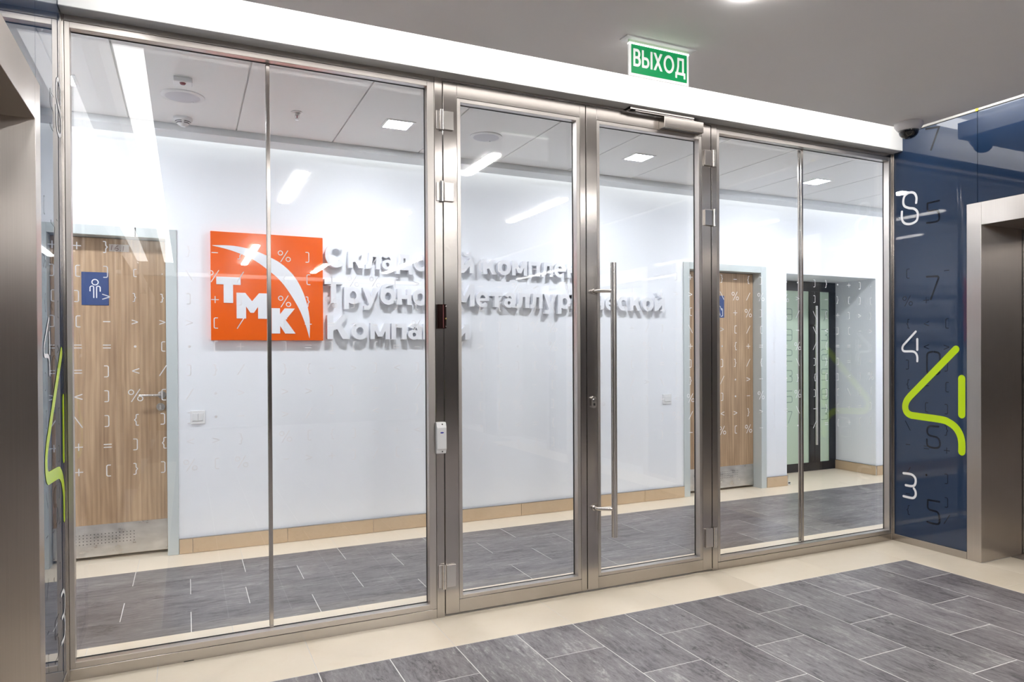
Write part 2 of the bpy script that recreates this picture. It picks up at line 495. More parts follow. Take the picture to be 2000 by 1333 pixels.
# heavy geometric letters as solids: each is a list of polygons ('p') and ring sectors ('r'), metres
def R_(a, b, c, d): return ('p', [(a, c), (b, c), (b, d), (a, d)])
def P_(*pts): return ('p', list(pts))
def O_(cx, cy, rx, ry, w, h, a0=0, a1=360): return ('r', cx, cy, rx, ry, w, h, a0, a1)
X_, H_ = .118, .172
_I = [R_(0, .035, 0, X_), R_(.085, .12, 0, X_), P_((.030, 0), (.092, .062), (.092, X_), (.030, .056))]
ABC = {
    'о': [O_(.064, .059, .064, .062, .037, .033)],
    'с': [O_(.064, .059, .064, .062, .037, .033, 42, 318)],
    'е': [O_(.062, .059, .062, .062, .035, .030, 0, 318), R_(.03, .120, .047, .069)],
    'а': [R_(.074, .109, 0, .070), O_(.056, .067, .053, .054, .035, .029, -5, 152), O_(.048, .036, .048, .038, .033, .024)],
    'к': [R_(0, .036, 0, X_), P_((.030, .040), (.058, .046), (.122, X_), (.080, X_), (.030, .074)), P_((.046, .060), (.084, 0), (.128, 0), (.080, .076))],
    'л': [R_(.028, .122, .088, X_), R_(.086, .122, 0, X_), P_((0, -.002), (.030, -.002), (.048, .014), (.058, .06), (.062, X_), (.028, X_), (.024, .06), (.014, .031), (0, .030))],
    'д': [R_(.034, .114, .088, X_), R_(.080, .114, 0, X_), P_((.014, .02), (.050, .02), (.062, .07), (.066, X_), (.034, X_), (.030, .06)), R_(0, .138, 0, .030), R_(0, .032, -.030, .004), R_(.106, .138, -.030, .004)],
    'и': _I,
    'й': _I + [O_(.060, .164, .040, .034, .022, .018, 180, 360)],
    'м': [R_(0, .034, 0, X_), R_(.116, .150, 0, X_), P_((.002, X_), (.060, .018), (.090, .018), (.075, .052), (.044, X_)), P_((.148, X_), (.106, X_), (.075, .052), (.060, .018), (.090, .018))],
    'п': [R_(0, .036, 0, X_), R_(.082, .118, 0, X_), R_(.02, .10, .086, X_)],
    'н': [R_(0, .036, 0, X_), R_(.082, .118, 0, X_), R_(.02, .10, .044, .074)],
    'р': [R_(0, .036, -.042, X_), O_(.070, .059, .062, .062, .036, .032)],
    'у': [P_((.090, X_), (.058, .018), (.044, -.014), (.012, -.014), (.012, -.044), (.052, -.044), (.072, -.020), (.130, X_)), P_((0, X_), (.048, 0), (.080, .030), (.042, X_))],
    'б': [O_(.064, .059, .064, .062, .037, .033), P_((.0005, .06), (.037, .06), (.036, .10), (.046, .126), (.066, .136), (.112, .146), (.112, .176), (.054, .162), (.022, .144), (.006, .110))],
    'т': [R_(0, .112, .088, X_), R_(.038, .074, 0, X_)],
    'г': [R_(0, .036, 0, X_), R_(0, .088, .088, X_)],
    'ч': [R_(.075, .111, 0, X_), R_(0, .036, .072, X_), R_(.040, .09, .034, .064), O_(.040, .074, .040, .040, .036, .030, 180, 270)],
    'С': [O_(.086, .086, .086, .089, .046, .043, 42, 318)],
    'Т': [R_(0, .140, .135, H_), R_(.049, .091, 0, H_)],
    'К': [R_(0, .043, 0, H_), P_((.035, .062), (.070, .070), (.158, H_), (.106, H_), (.035, .098)), P_((.062, .088), (.112, 0), (.164, 0), (.098, .108))],
    'М': [R_(0, .042, 0, H_), R_(.150, .192, 0, H_), P_((.002, H_), (.080, .030), (.112, .030), (.096, .075), (.044, H_)), P_((.190, H_), (.148, H_), (.096, .075), (.080, .030), (.112, .030))],
    # lighter capitals for the exit sign
    'В': [R_(0, .028, 0, H_), R_(.01, .060, 0, .026), R_(.01, .060, .076, .100), R_(.01, .058, .146, H_), O_(.058, .124, .044, .048, .029, .025, -90, 90), O_(.060, .050, .050, .050, .029, .026, -90, 90)],
    'Ы': [R_(0, .028, 0, H_), R_(.01, .060, 0, .026), R_(.01, .060, .080, .106), O_(.060, .053, .050, .053, .029, .026, -90, 90), R_(.130, .158, 0, H_)],
    'Х': [P_((0, 0), (.034, 0), (.136, H_), (.102, H_)), P_((.102, 0), (.136, 0), (.034, H_), (0, H_))],
    'О': [O_(.082, .086, .082, .090, .030, .027)],
    'Д': [R_(.034, .136, .147, H_), R_(.108, .136, 0, H_), P_((.012, .01), (.040, .01), (.058, .08), (.062, H_), (.034, H_), (.032, .085)), R_(0, .158, 0, .026), R_(0, .026, -.034, .004), R_(.132, .158, -.034, .004)],
}
def abc_width(ch):
    xs = []
    for q in ABC[ch]:
        xs += [p[0] for p in q[1]] if q[0] == 'p' else [q[1] - q[3], q[1] + q[3]] if (q[7], q[8]) == (0, 360) or q[8] > 180 else [q[1] + q[3]]
    return max(xs) - min(min(xs), 0)
def letter_mesh(mb, ch, fn, d0, d1):
    """fn(u, v, d) -> xyz"""
    for i_, q in enumerate(ABC[ch]):
        d0 = d0 - 0.00025
        if q[0] == 'p': mb.prism(q[1], fn, d0, d1 + 0.0002 * i_); continue
        _, cx, cy, rx, ry, w, h, a0, a1 = q
        full = (a1 - a0) == 360
        n = max(8, int(abs(a1 - a0) / 10))
        ring = []
        for k in range(n if full else n + 1):
            t = math.radians(a0 + (a1 - a0) * k / n)
            c, s_ = math.cos(t), math.sin(t)
            o = (cx + rx * c, cy + ry * s_); i = (cx + (rx - w) * c, cy + (ry - h) * s_)
            ring.append([mb.bm.verts.new(fn(*p, d)) for p in (o, i) for d in (d0, d1 + 0.0002 * i_)])
        m = len(ring)
        for k in range(m if full else m - 1):
            a, b = ring[k], ring[(k + 1) % m]
            mb.bm.faces.new((a[0], b[0], b[2], a[2])); mb.bm.faces.new((a[1], a[3], b[3], b[1]))
            mb.bm.faces.new((a[0], a[1], b[1], b[0])); mb.bm.faces.new((a[2], b[2], b[3], a[3]))
        if not full:
            for a in (ring[0], ring[-1]): mb.bm.faces.new((a[0], a[2], a[3], a[1]))

# ================================================================== STRUCTURE
# ---------------- floor
floor = MB().box(OX0, OX1, YEND, 3.0, -0.12, -0.0009).build('floor', 'grout')
tag(floor, 'tiled floor of the lobby and the corridor behind the glass', 'floor', kind='structure')
_tm = {}
def tile(x0, x1, y0, y1, m, gx=0.0015, gy=0.0015, name='tile'):
    w, d = round(x1 - x0 - 2 * gx, 4), round(y1 - y0 - 2 * gy, 4)
    key = (w, d, m)
    if key not in _tm:
        me = MB().box(-w / 2, w / 2, -d / 2, d / 2, -0.012, 0.0, 0.0008).mesh('tile')
        me.materials.append(M[m]); _tm[key] = me
    o = bpy.data.objects.new(name, _tm[key]); COL.objects.link(o)
    o.parent = floor; o.location = ((x0 + x1) / 2, (y0 + y1) / 2, random.uniform(-0.0003, 0.0) if m[:4] == 'grey' else 0.0)
    return o
T = 0.302
GX, GY = 1.089, -0.363
YT_END = GY - 20 * T
for i in range(-4, 10):
    x0 = GX + i * T
    y = GY
    first = True
    while y > YT_END + 0.01:
        ln = T if (i % 2 and first) else 2 * T
        ln = min(ln, y - YT_END)
        tile(x0, x0 + T, y - ln, y, 'grey_y', 0.0021, 0.0021)
        y -= ln; first = False
# lobby border
bx = GX - 4 * T
k = 0
xs = [XL + 0.001, bx] + [GX - 2 * T * (2 - j) for j in range(1, 7)] + [XR - 0.001]
xs = [XL + 0.001, bx, GX - 2 * T, GX, GX + 2 * T, GX + 4 * T, GX + 6 * T, GX + 8 * T, GX + 10 * T, XR - 0.001]
for a, b in zip(xs, xs[1:]):
    tile(a, b, GY, 0.0, 'beige', 0.001, 0.001, 'border_tile')
for (a, b) in ((XL + 0.001, bx), (GX + 10 * T, XR - 0.001)):
    y = GY
    while y > YT_END + 0.01:
        ln = min(2 * T, y - YT_END)
        tile(a, b, y - ln, y, 'beige', 0.001, 0.001, 'border_tile'); y -= ln
# threshold below the glass front and the corridor
OY = [0.358, 0.659, 0.96, 1.261, 1.562]
x = -1.62
while x < 8.9:
    tile(x, x + 2 * T, 0.0, OY[0], 'beige', 0.001, 0.0006, 'border_tile')
    tile(x + 0.13, x + 0.13 + 2 * T, OY[4], YB, 'beige', 0.001, 0.0006, 'border_tile')
    x += 2 * T
offs = [0.10, -0.22, 0.10, -0.20]
for r in range(4):
    x = -1.9 + offs[r]
    while x < 8.9:
        tile(x, x + 2 * T, OY[r], OY[r + 1], 'grey_x', 0.0018, 0.0004)
        x += 2 * T
# floor of the door recess
for a, b in ((5.36, 5.96), (5.96, 6.635)):
    tile(a, b, YB, 2.42, 'beige', 0.001, 0.001, 'border_tile')
# floor inside the lift portals and below the oak doors
for a in ((-0.622, -1.445), (-1.446, -2.27)): tile(XR, XR + 0.30, a[1], a[0], 'beige', 0.001, 0.001, 'border_tile')
for a in ((-0.578, -1.403), (-1.404, -2.23)): tile(XL - 0.30, XL, a[1], a[0], 'beige', 0.001, 0.001, 'border_tile')
for a in ((-1.01, -0.57), (-0.57, -0.12), (4.165, 4.60), (4.60, 5.02)): tile(a[0], a[1], YB, 2.19, 'beige', 0.001, 0.001, 'border_tile')
# plain floor further back, behind the camera
far_f = MB().box(XL, XR, YEND, YT_END - 0.002, -0.02, -0.0005).build('far_floor_covering', 'floor_plain', floor)

# ---------------- side walls of the lobby
def side_wall(name, X, s, label):
    """s=-1: faces -X (right wall), s=+1 faces +X (left wall). Solid wall above/around openings."""
    w = empty(name, (X, 0, 0), label, 'wall', kind='structure')
    return w
PORTALS_R = [(-0.622, -2.27), (-2.95, -4.6), (-5.28, -6.93), (-7.61, -9.26)]
PORTALS_L = [(-0.578, -2.23), (-2.91, -4.56), (-5.24, -6.89), (-7.57, -9.22)]
JW = 0.093
HEAD0, HEAD1 = 2.112, 2.254
def wall_side(name, X, s, portals, label):
    w = empty(name, (X, 0, 0), label, 'wall', kind='structure')
    D = 0.5
    # backing wall with openings (behind glass panels)
    ys = [0.0]
    for a, b in portals: ys += [a + JW, b - JW]
    ys.append(YEND)
    bk = MB()
    for k in range(0, len(ys), 2):
        bk.box(X - s * 0.012, X - s * D, ys[k], ys[k + 1], 0, 2.83)
    for a, b in portals:
        bk.box(X - s * 0.012, X - s * D, a + JW, b - JW, HEAD1, 2.83)
    bk.build('wall_core', 'seam_dark', w)
    MB().box(X, X - s * D, 0.0, YEND, 2.8295, PLEN).build('upper_wall', 'upper_grey', w)
    MB().box(X - s * 0.003, X - s * 0.012, 0.0, YEND, 2.8235, 2.8292).build('joint_strip', 'seam_dark', w)
    # glass panels
    g = 0.0015
    for k in range(0, len(ys), 2):
        y0, y1 = ys[k], ys[k + 1]
        top_split = []
        pm = MB()
        ya, yb = (y0 - 0.013 if k == 0 else y0 - g), y1 + g
        # L-shaped panel: full height plus short return above the portal jamb
        ext = JW - 0.024 if k < len(ys) - 2 else 0
        extl = JW - 0.024 if k > 0 else 0
        pts = [(ya, 0.049), (yb, 0.049), (yb, HEAD1 + 0.002)]
        if ext: pts += [(yb - ext, HEAD1 + 0.002), (yb - ext, 2.823)]
        else: pts += [(yb, 2.823)]
        if extl: pts += [(ya + extl, 2.823), (ya + extl, HEAD1 + 0.002), (ya, HEAD1 + 0.002)]
        else: pts += [(ya, 2.823)]
        pm.prism(pts, lambda u, v, d: (X - s * d, u, v), 0.0, 0.011)
        pm.build('glass_panel', 'navy', w)
        # steel base rail
        MB().box(X + s * 0.004, X - s * 0.011, (0.0 if k == 0 else y0), y1, 0.0, 0.047, 0.001).build('base_rail', 'steel_v', w)
    for a, b in portals:
        MB().box(X, X - s * 0.011, a + 0.024 - g, b - 0.024 + g, HEAD1 + 0.002, 2.823).build('glass_panel', 'navy', w)
    # corner trim next to the glass front
    MB().box(X + s * 0.003, X - s * 0.012, 0.0, -0.0115, 0.047, 2.705, 0.001).build('corner_trim', 'steel_v', w)
    return w
wr = wall_side('wall_right', XR, -1, PORTALS_R, 'navy glass panelled wall right of the glass front, printed with a big lime 4')
wl = wall_side('wall_left', XL, 1, PORTALS_L, 'navy glass panelled wall seen edge-on left of the glass front')

# prints on the navy panels, u = distance along the panel, z = height
GLY = {
    '[': [rounded([(.20, .5), (-.10, .5), (-.10, -.5), (.20, -.5)], .14, 3)],
    ']': [rounded([(-.20, .5), (.10, .5), (.10, -.5), (-.20, -.5)], .14, 3)],
    '{': [rounded([(.20, .5), (.02, .5), (.02, .12), (-.14, 0), (.02, -.12), (.02, -.5), (.20, -.5)], .12, 3)],
    '}': [rounded([(-.20, .5), (-.02, .5), (-.02, .12), (.14, 0), (-.02, -.12), (-.02, -.5), (-.20, -.5)], .12, 3)],
    '<': [rounded([(.30, .22), (-.30, 0), (.30, -.22)], .1, 3)],
    '>': [rounded([(-.30, .22), (.30, 0), (-.30, -.22)], .1, 3)],
    '+': [[(-.3, 0), (.3, 0)], [(0, .3), (0, -.3)]],
    '-': [[(-.25, 0), (.25, 0)]],
    '=': [[(-.28, .13), (.28, .13)], [(-.28, -.13), (.28, -.13)]],
    '/': [[(-.3, -.5), (.3, .5)]],
    '\\': [[(.3, -.5), (-.3, .5)]],
}
def glyph(mb, ch, cu, cv, h, w, fn):
    if ch in ' ': return
    if ch in '*.':
        mb.disc((cu, cv), (0.13 if ch == '*' else 0.08) * h, fn, 8); return
    if ch == '%':
        k = 1.12 * h
        mb.stroke([(cu - .3 * k, cv - .5 * k), (cu + .3 * k, cv + .5 * k)], w, fn)
        for sx, sy in ((-.33, .27), (.33, -.27)):
            mb.stroke([(cu + (sx + .19 * math.cos(t)) * k, cv + (sy + .19 * math.sin(t)) * k) for t in [2 * math.pi * q / 12 for q in range(12)]], w, fn, closed=True)
        return
    for p in GLY[ch]:
        mb.stroke([(cu + a * h, cv + b * h) for a, b in p], w, fn)

def wall_prints(w, X, s, mapy, S_off=0.0, T_off=(0.0, 0.0, 1.0)):
    f1 = lambda u, v: (X + s * 0.0006, mapy(u), v)
    f2 = lambda u, v: (X + s * 0.0012, mapy(u), v)
    # dark digits and signs
    d = MB()
    P5 = lambda c, z0, z1: [(c + .042, z1), (c - .038, z1 - .002)] + rounded([(c - .040, z1 - .004), (c - .042, (z0 + z1) / 2 + .012), (c + .034, (z0 + z1) / 2 + .008), (c + .044, (z0 + z1) / 2 - .03), (c + .042, z0 + .004), (c + .0, z0), (c - .044, z0 + .004)], .022)
    wd = 0.0125
    c0 = 0.302
    d.stroke([(0.252, 2.812), (0.345, 2.80), (0.288, 2.665)], wd, f1)
    d.stroke(P5(c0, 2.18, 2.316), wd, f1)
    d.stroke(rounded([(0.256, 1.824), (0.345, 1.820), (0.285, 1.672)], .02), wd, f1)
    d.stroke(rounded([(0.295, 1.322), (0.258, 1.315), (0.256, 1.18), (0.298, 1.168)], .035), wd, f1)
    d.stroke(rounded([(0.308, 1.322), (0.348, 1.315), (0.348, 1.18), (0.306, 1.168)], .035), wd, f1)
    d.stroke(rounded([(0.338, .828), (0.26, .826), (0.256, .765), (0.345, .755), (0.35, .69), (0.30, .682), (0.256, .69), (0.256, .735)], .03), wd, f1)
    d.stroke(P5(c0, .178, .332), wd, f1)
    rows = [(1.86, "[ -"), (1.672, "%+ "), (1.515, "{<["), (1.36, " <>"), (1.235, "] ]"), (1.10, "{-["), (0.955, " []"), (0.815, "\\ }"), (0.685, "-=+"), (0.50, "/*]"), (0.345, "- ]"), (0.235, "{ /")]
    for z, st in rows:
        for c, u in zip(st, (0.115, 0.252, 0.395)):
            glyph(d, c, u, z - (u - .1) * 0.03, 0.062, 0.0042, f1)
    tag(d.build('dark_print', 'print_dark', w), kind='stuff')
    # white numerals
    wt = MB()
    wt.stroke(smooth_path([(a + S_off, b) for a, b in [(0.18, 2.333), (0.182, 2.37), (0.165, 2.402), (0.128, 2.412), (0.094, 2.396), (0.083, 2.36), (0.092, 2.328), (0.125, 2.308), (0.164, 2.296), (0.189, 2.27), (0.191, 2.232), (0.178, 2.208), (0.14, 2.197), (0.096, 2.207), (0.073, 2.24), (0.073, 2.292)]], 5), 0.016, f2)
    wt.build('white_numeral', 'print_white', w)
    wt = MB()
    wt.stroke([(0.176, 1.46)] + smooth_path([(0.084, 1.370), (0.075, 1.352), (0.078, 1.334), (0.094, 1.326), (0.152, 1.325), (0.176, 1.313), (0.187, 1.288), (0.187, 1.258)], 4), 0.015, f2)
    wt.stroke([(0.187, 1.408), (0.187, 1.336)], 0.016, f2)
    wt.build('white_numeral', 'print_white', w)
    wt = MB()
    q3 = lambda a, b: (a + T_off[0], .40 + (b - .40) * T_off[2] + T_off[1])
    wt.stroke(smooth_path([q3(*p) for p in [(0.082, .482), (0.14, .483), (0.168, .466), (0.174, .44), (0.165, .412), (0.14, .402), (0.099, .402)]], 5), 0.016, f2)
    wt.stroke(smooth_path([q3(*p) for p in [(0.160, .390), (0.172, .372), (0.173, .345), (0.158, .325), (0.13, .321), (0.082, .323)]], 5), 0.016, f2)
    wt.build('white_numeral', 'print_white', w)
    # big lime numeral
    gr = MB()
    gr.stroke([(0.458, 1.338)] + smooth_path([(0.135, 1.020), (0.108, 0.986), (0.096, 0.945), (0.106, 0.909), (0.135, 0.890), (0.175, 0.886), (0.355, 0.876), (0.41, 0.862), (0.455, 0.833), (0.484, 0.79), (0.496, 0.74), (0.496, 0.68)], 5), 0.047, f2)
    gr.stroke([(0.496, 1.15), (0.496, 0.918)], 0.047, f2)
    gr.build('lime_numeral', 'print_green', w)
wall_prints(wr, XR, -1, lambda u: -u)
wall_prints(wl, XL, 1, lambda u: u - 0.525, 0.315, (0.315, -0.105, 1.18))
MB().box(XR - 0.006, XR, -0.588, -0.603, 2.826, 2.852, 0.001).build('tape_tab', 'yellow', wr)

# ---------------- end wall behind the camera
we = MB().box(XL - 0.5, XR + 0.5, YEND - 0.1, YEND, 0, PLEN).build('wall_front', 'far_wall')
tag(we, 'dark end wall of the lobby opposite the glass front', 'wall', kind='structure')
tb = MB().box(XL, XR, YEND, YEND + 0.14, BEAMZ, PLEN - 0.001, 0.002).build('trim_2', 'white_beam')
tag(tb, 'white beam at the far end of the lobby, opposite the glass front', 'beam', kind='structure')

# ---------------- beam above the glass front
beam = MB().box(XL - 0.4, XR + 0.4, -0.08, 0.06, BEAMZ, PLEN - 0.001, 0.002).build('trim_1', 'white_beam')
beam2 = None
bpy.data.objects.remove(beam)
beam = MB().box(XL + 0.001, XR - 0.001, -0.08, 0.062, BEAMZ, PLEN - 0.001, 0.002).build('trim_1', 'white_beam')
tag(beam, 'bright white boxed beam running along above the glass front', 'beam', kind='structure')

# ---------------- lobby ceiling
ceil = MB().box(SX0, SX1, SY1, SY0, ZS, ZST, 0.002).build('ceiling', 'ceil_lobby')
tag(ceil, 'smooth grey dropped ceiling slab of the lobby with lit edges', 'ceiling', kind='structure')
MB().box(XL - 0.5, XR + 0.5, YEND, 0.062, PLEN, PLEN + 0.05).build('plenum_lid', 'white_beam', ceil)
# opal light troughs in the slots around the slab
MB().box(SX0, SX1, SY0 + 0.006, SY0 + 0.150, ZST + 0.030, ZST + 0.040).build('light_trough', 'e_slot_front', ceil)
MB().box(SX0, SX1, SY1 - 0.130, SY1 - 0.006, ZST + 0.030, ZST + 0.040).build('light_trough', 'e_slot_front', ceil)
MB().box(SX0 - 0.153, SX0 - 0.002, SY1 + 0.2, SY0 - 0.16, ZST + 0.030, ZST + 0.040).build('light_trough', 'e_slot', ceil)
MB().box(SX1 + 0.002, SX1 + 0.153, SY1 + 0.2, SY0 - 0.16, ZST + 0.030, ZST + 0.040).build('light_trough', 'e_slot', ceil)

# ---------------- office corridor walls
def wallbox(name, x0, x1, y0, y1, z0, z1, label, m='white_wall'):
    return tag(MB().box(x0, x1, y0, y1, z0, z1).build(name, m), label, 'wall', kind='structure')
DL = (-1.075, -0.053)      # left oak door frame outer edges
DR = (4.096, 5.087)        # right oak door frame outer edges
NX = (5.360, 6.635)        # recess
NZ = 2.103
DZ = 2.154
wb = MB()
wb.box(OX0, DL[0], YB, YB + 0.6, 0, ZO + 0.3)
wb.box(DL[0], DL[1], YB, YB + 0.6, DZ, ZO + 0.3)
wb.box(DL[1], DR[0], YB, YB + 0.6, 0, ZO + 0.3)
wb.box(DR[0], DR[1], YB, YB + 0.6, DZ, ZO + 0.3)
wb.box(DR[1], NX[0], YB, YB + 0.6, 0, ZO + 0.3)
wb.box(NX[0], NX[1], YB, YB + 0.6, NZ, ZO + 0.3)
wb.box(NX[1], OX1, YB, YB + 0.6, 0, ZO + 0.3)
wb.box(NX[0], NX[1], 2.46, YB + 0.6, 0, NZ)
wb.box(DL[0], DL[1], 2.2, YB + 0.6, 0, DZ)
wb.box(DR[0], DR[1], 2.2, YB + 0.6, 0, DZ)
wback = tag(wb.build('wall_back', 'white_wall'), 'white corridor wall behind the glass front carrying the orange sign', 'wall', kind='structure')
wallbox('wall_left.001', OX0 - 0.1, OX0, 0.06, 2.4, 0, ZO + 0.3, 'white end wall of the corridor on the left')
wallbox('wall_right.001', OX1, OX1 + 0.1, 0.06, 2.4, 0, ZO + 0.3, 'white end wall of the corridor on the right')
wf = MB(); wf.box(OX0, XL, -0.01, 0.06, 0, ZO + 0.3); wf.box(XR, OX1, -0.01, 0.06, 0, ZO + 0.3)
tag(wf.build('wall_front.001', 'white_wall'), 'white corridor wall beside the glass front, facing the oak doors', 'wall', kind='structure')

# corridor ceiling: panels, bulkhead, cove
oc = MB().box(OX0, OX1, 0.062, YB, ZO + 0.06, ZO + 0.3).build('ceiling.001', 'seam_dark')
tag(oc, 'corridor ceiling of long pale panels behind the glass', 'ceiling', kind='structure')
PX0 = 0.302 - 0.608 * 6
_pm = MB().box(-0.3, 0.3, 0, 1.515, 0, 0.018, 0.0012).mesh('ceiling_panel'); _pm.materials.append(M['ceil_office'])
_pr = MB().box(-0.0045, 0.0045, 0, 1.515, 0, 0.01).mesh('ceiling_rail'); _pr.materials.append(M['bulkhead'])
for i in range(0, 21):
    x0 = PX0 + i * 0.608
    o = bpy.data.objects.new('ceiling_panel', _pm); COL.objects.link(o); o.parent = oc; o.location = (x0 + 0.304, 0.064, ZO)
    o = bpy.data.objects.new('ceiling_rail', _pr); COL.objects.link(o); o.parent = oc; o.location = (x0 + 0.0005, 0.064, ZO + 0.012)
MB().box(OX0, OX1, 1.583, 1.76, ZO - 0.042, ZO + 0.055, 0.001).build('bulkhead', 'bulkhead', oc)
MB().box(OX0, OX1, 1.765, 1.785, ZO + 0.03, ZO + 0.05).build('light_strip', 'e_cove', oc)

# ---------------- baseboard: tan tiles with a thin metal edge
bb = MB().box(DL[1], DR[0], YB - 0.004, YB, 0, 0.10).build('baseboard_back', 'grout')
tag(bb, 'tan tile baseboard along the white corridor wall', 'baseboard', kind='structure')
def base_tiles(x0, x1, first=None):
    x = x0
    nxt = x0 + (first if first else 0.6)
    while x < x1 - 0.01:
        e = min(nxt, x1)
        if x1 - e < 0.04: e = x1
        MB().box(x + 0.0012, e - 0.0012, YB - 0.015, YB - 0.004, 0.002, 0.100, 0.001).build('baseboard_tile', 'base_tile', bb, origin=((x + e) / 2, YB - 0.01, 0.05))
        x = e; nxt = x + 0.605
    MB().box(x0, x1, YB - 0.016, YB - 0.002, 0.1002, 0.1045).build('edge_strip', 'steel_sat', bb)
base_tiles(DL[1] + 0.002, DR[0] - 0.002, 0.08)
base_tiles(DR[1] + 0.002, NX[0] - 0.001)
base_tiles(NX[1] + 0.001, OX1)
base_tiles(OX0, DL[0] - 0.002)
# return into the recess
MB().box(NX[1] - 0.014, NX[1] - 0.002, YB - 0.012, 2.40, 0.002, 0.10, 0.001).build('baseboard_tile', 'base_tile', bb)
MB().box(NX[1] - 0.0145, NX[1] - 0.002, YB - 0.012, 2.40, 0.1002, 0.1045).build('edge_strip', 'steel_sat', bb)
MB().box(NX[1] - 0.016, NX[1] - 0.009, YB - 0.0165, YB - 0.0105, 0.0, 0.105).build('corner_bead', 'chrome', bb)
MB().box(NX[0] - 0.006, NX[0] + 0.001, YB - 0.0165, YB - 0.0105, 0.0, 0.105).build('corner_bead', 'chrome', bb)

# ================================================================== GLASS FRONT
def fr(parent, name, x0, x1, z0, z1, m, y0=0.0, y1=0.06, bev=0.001):
    return MB().box(x0, x1, y0, y1, z0, z1, bev).build(name, m, parent)

def symbols(pane, cols, x_of, size=lambda c, r: 1.0):
    mb = MB()
    fn = lambda u, v: (u, YG - 0.0008, v)
    for c, st in cols.items():
        x = x_of(c)
        for r, ch in enumerate(st):
            z = 1.778 - 0.1037 * r
            X = x * 1.0058; Z = 1.327 + (z - 1.327) * 1.0058
            glyph(mb, ch, X, Z, 0.046 * size(c, r), 0.0040 * size(c, r) ** 0.5, fn)
    o = mb.build('printed_symbols', 'print_white_glass', pane)
    return tag(o, kind='stuff')

def pane(parent, x0, x1, z0, z1):
    return MB().box(x0, x1, YG, YG + 0.01, z0, z1).build('glass_pane', 'glass', parent)

ZT = BEAMZ - 0.0005
# --- left fixed glazing
w1 = empty('window_1', (0.3, 0, 0), 'fixed two-pane glazing in steel frame left of the double door', 'window', kind='structure')
fr(w1, 'post', XL + 0.001, -0.437, 0, ZT, 'steel_v')
fr(w1, 'post', 1.122, 1.163, 0, ZT, 'steel_v')
fr(w1, 'rail', -0.437, 1.1212, 0, 0.047, 'steel_h')
fr(w1, 'rail', -0.437, 1.1212, 2.682, ZT, 'steel_h')
fr(w1, 'glazing_bead', -0.4355, -0.417, 0.0485, 2.6805, 'steel_bead_v', 0.0006, YG - 0.001)
fr(w1, 'glazing_bead', 1.085, 1.1205, 0.0485, 2.6805, 'steel_bead_v', 0.0006, YG - 0.001)
fr(w1, 'glazing_bead', -0.417, 1.085, 0.0485, 0.074, 'steel_bead_h', 0.0006, YG - 0.001)
fr(w1, 'glazing_bead', -0.417, 1.085, 2.656, 2.6805, 'steel_bead_h', 0.0006, YG - 0.001)
for (a, b, c, d) in ((-0.417, 1.085, 0.0735, 0.0765), (-0.417, 1.085, 2.6535, 2.6565)):
    fr(w1, 'gasket', a, b, c, d, 'gasket', YG - 0.006, YG - 0.0005, 0)
fr(w1, 'gasket', 1.0825, 1.0855, 0.077, 2.653, 'gasket', YG - 0.006, YG - 0.0005, 0)
p1 = pane(w1, -0.43, 0.3435, 0.06, 2.67)
p2 = pane(w1, 0.3455, 1.10, 0.06, 2.67)
fr(w1, 'mullion', 0.336, 0.352, 0.0745, 2.6555, 'steel_v', YG - 0.012, YG - 0.0015)
fr(w1, 'mullion', 0.336, 0.352, 0.0745, 2.6555, 'steel_v', YG + 0.0115, YG + 0.022)
S1 = {0: '+[][==<\\++', 1: '}]>-=]]]=[', 2: ' [}>*<%{]}', 3: ' .}>[/[]{]', 4: '}\\]>*]/]<%', 5: '-%+[[}**>[', 6: '}/]/+/>-}%'}
symbols(p1, S1, lambda c: -0.402 + 0.1037 * c, lambda c, r: min(1.0, 0.60 + 0.07 * r) if c in (2, 3) else 1.0)
S2 = {0: '%{%[]}>>%-', 1: '][}+={>/[>', 2: '[]%=]-]={+', 3: '-%]={>[*]]', 4: '/%\\-{]=<>/', 5: '][]*=<}-+[', 6: '{>[%-]/}<='}
symbols(p2, S2, lambda c: 0.409 + 0.1043 * c)

# --- right fixed glazing
w2 = empty('window_2', (3.7, 0, 0), 'fixed two-pane glazing in steel frame right of the double door', 'window', kind='structure')
fr(w2, 'post', 2.865, 2.905, 0, ZT, 'steel_v')
fr(w2, 'post', 4.449, XR - 0.001, 0, ZT, 'steel_v')
fr(w2, 'rail', 2.9058, 4.449, 0, 0.047, 'steel_h')
fr(w2, 'rail', 2.9058, 4.449, 2.682, ZT, 'steel_h')
fr(w2, 'glazing_bead', 2.9065, 2.925, 0.0485, 2.6805, 'steel_bead_v', 0.0006, YG - 0.001)
fr(w2, 'glazing_bead', 4.428, 4.4478, 0.0485, 2.6805, 'steel_bead_v', 0.0006, YG - 0.001)
fr(w2, 'glazing_bead', 2.925, 4.428, 0.0485, 0.074, 'steel_bead_h', 0.0006, YG - 0.001)
fr(w2, 'glazing_bead', 2.925, 4.428, 2.656, 2.6805, 'steel_bead_h', 0.0006, YG - 0.001)
for (a, b, c, d) in ((2.925, 4.428, 0.0735, 0.0765), (2.925, 4.428, 2.6535, 2.6565)):
    fr(w2, 'gasket', a, b, c, d, 'gasket', YG - 0.006, YG - 0.0005, 0)
fr(w2, 'gasket', 4.4255, 4.4285, 0.077, 2.653, 'gasket', YG - 0.006, YG - 0.0005, 0)
p3 = pane(w2, 2.915, 3.6465, 0.06, 2.67)
p4 = pane(w2, 3.6485, 4.44, 0.06, 2.67)
fr(w2, 'mullion', 3.6395, 3.6555, 0.0745, 2.6555, 'steel_v', YG - 0.012, YG - 0.0015)
fr(w2, 'mullion', 3.6395, 3.6555, 0.0745, 2.6555, 'steel_v', YG + 0.0115, YG + 0.022)
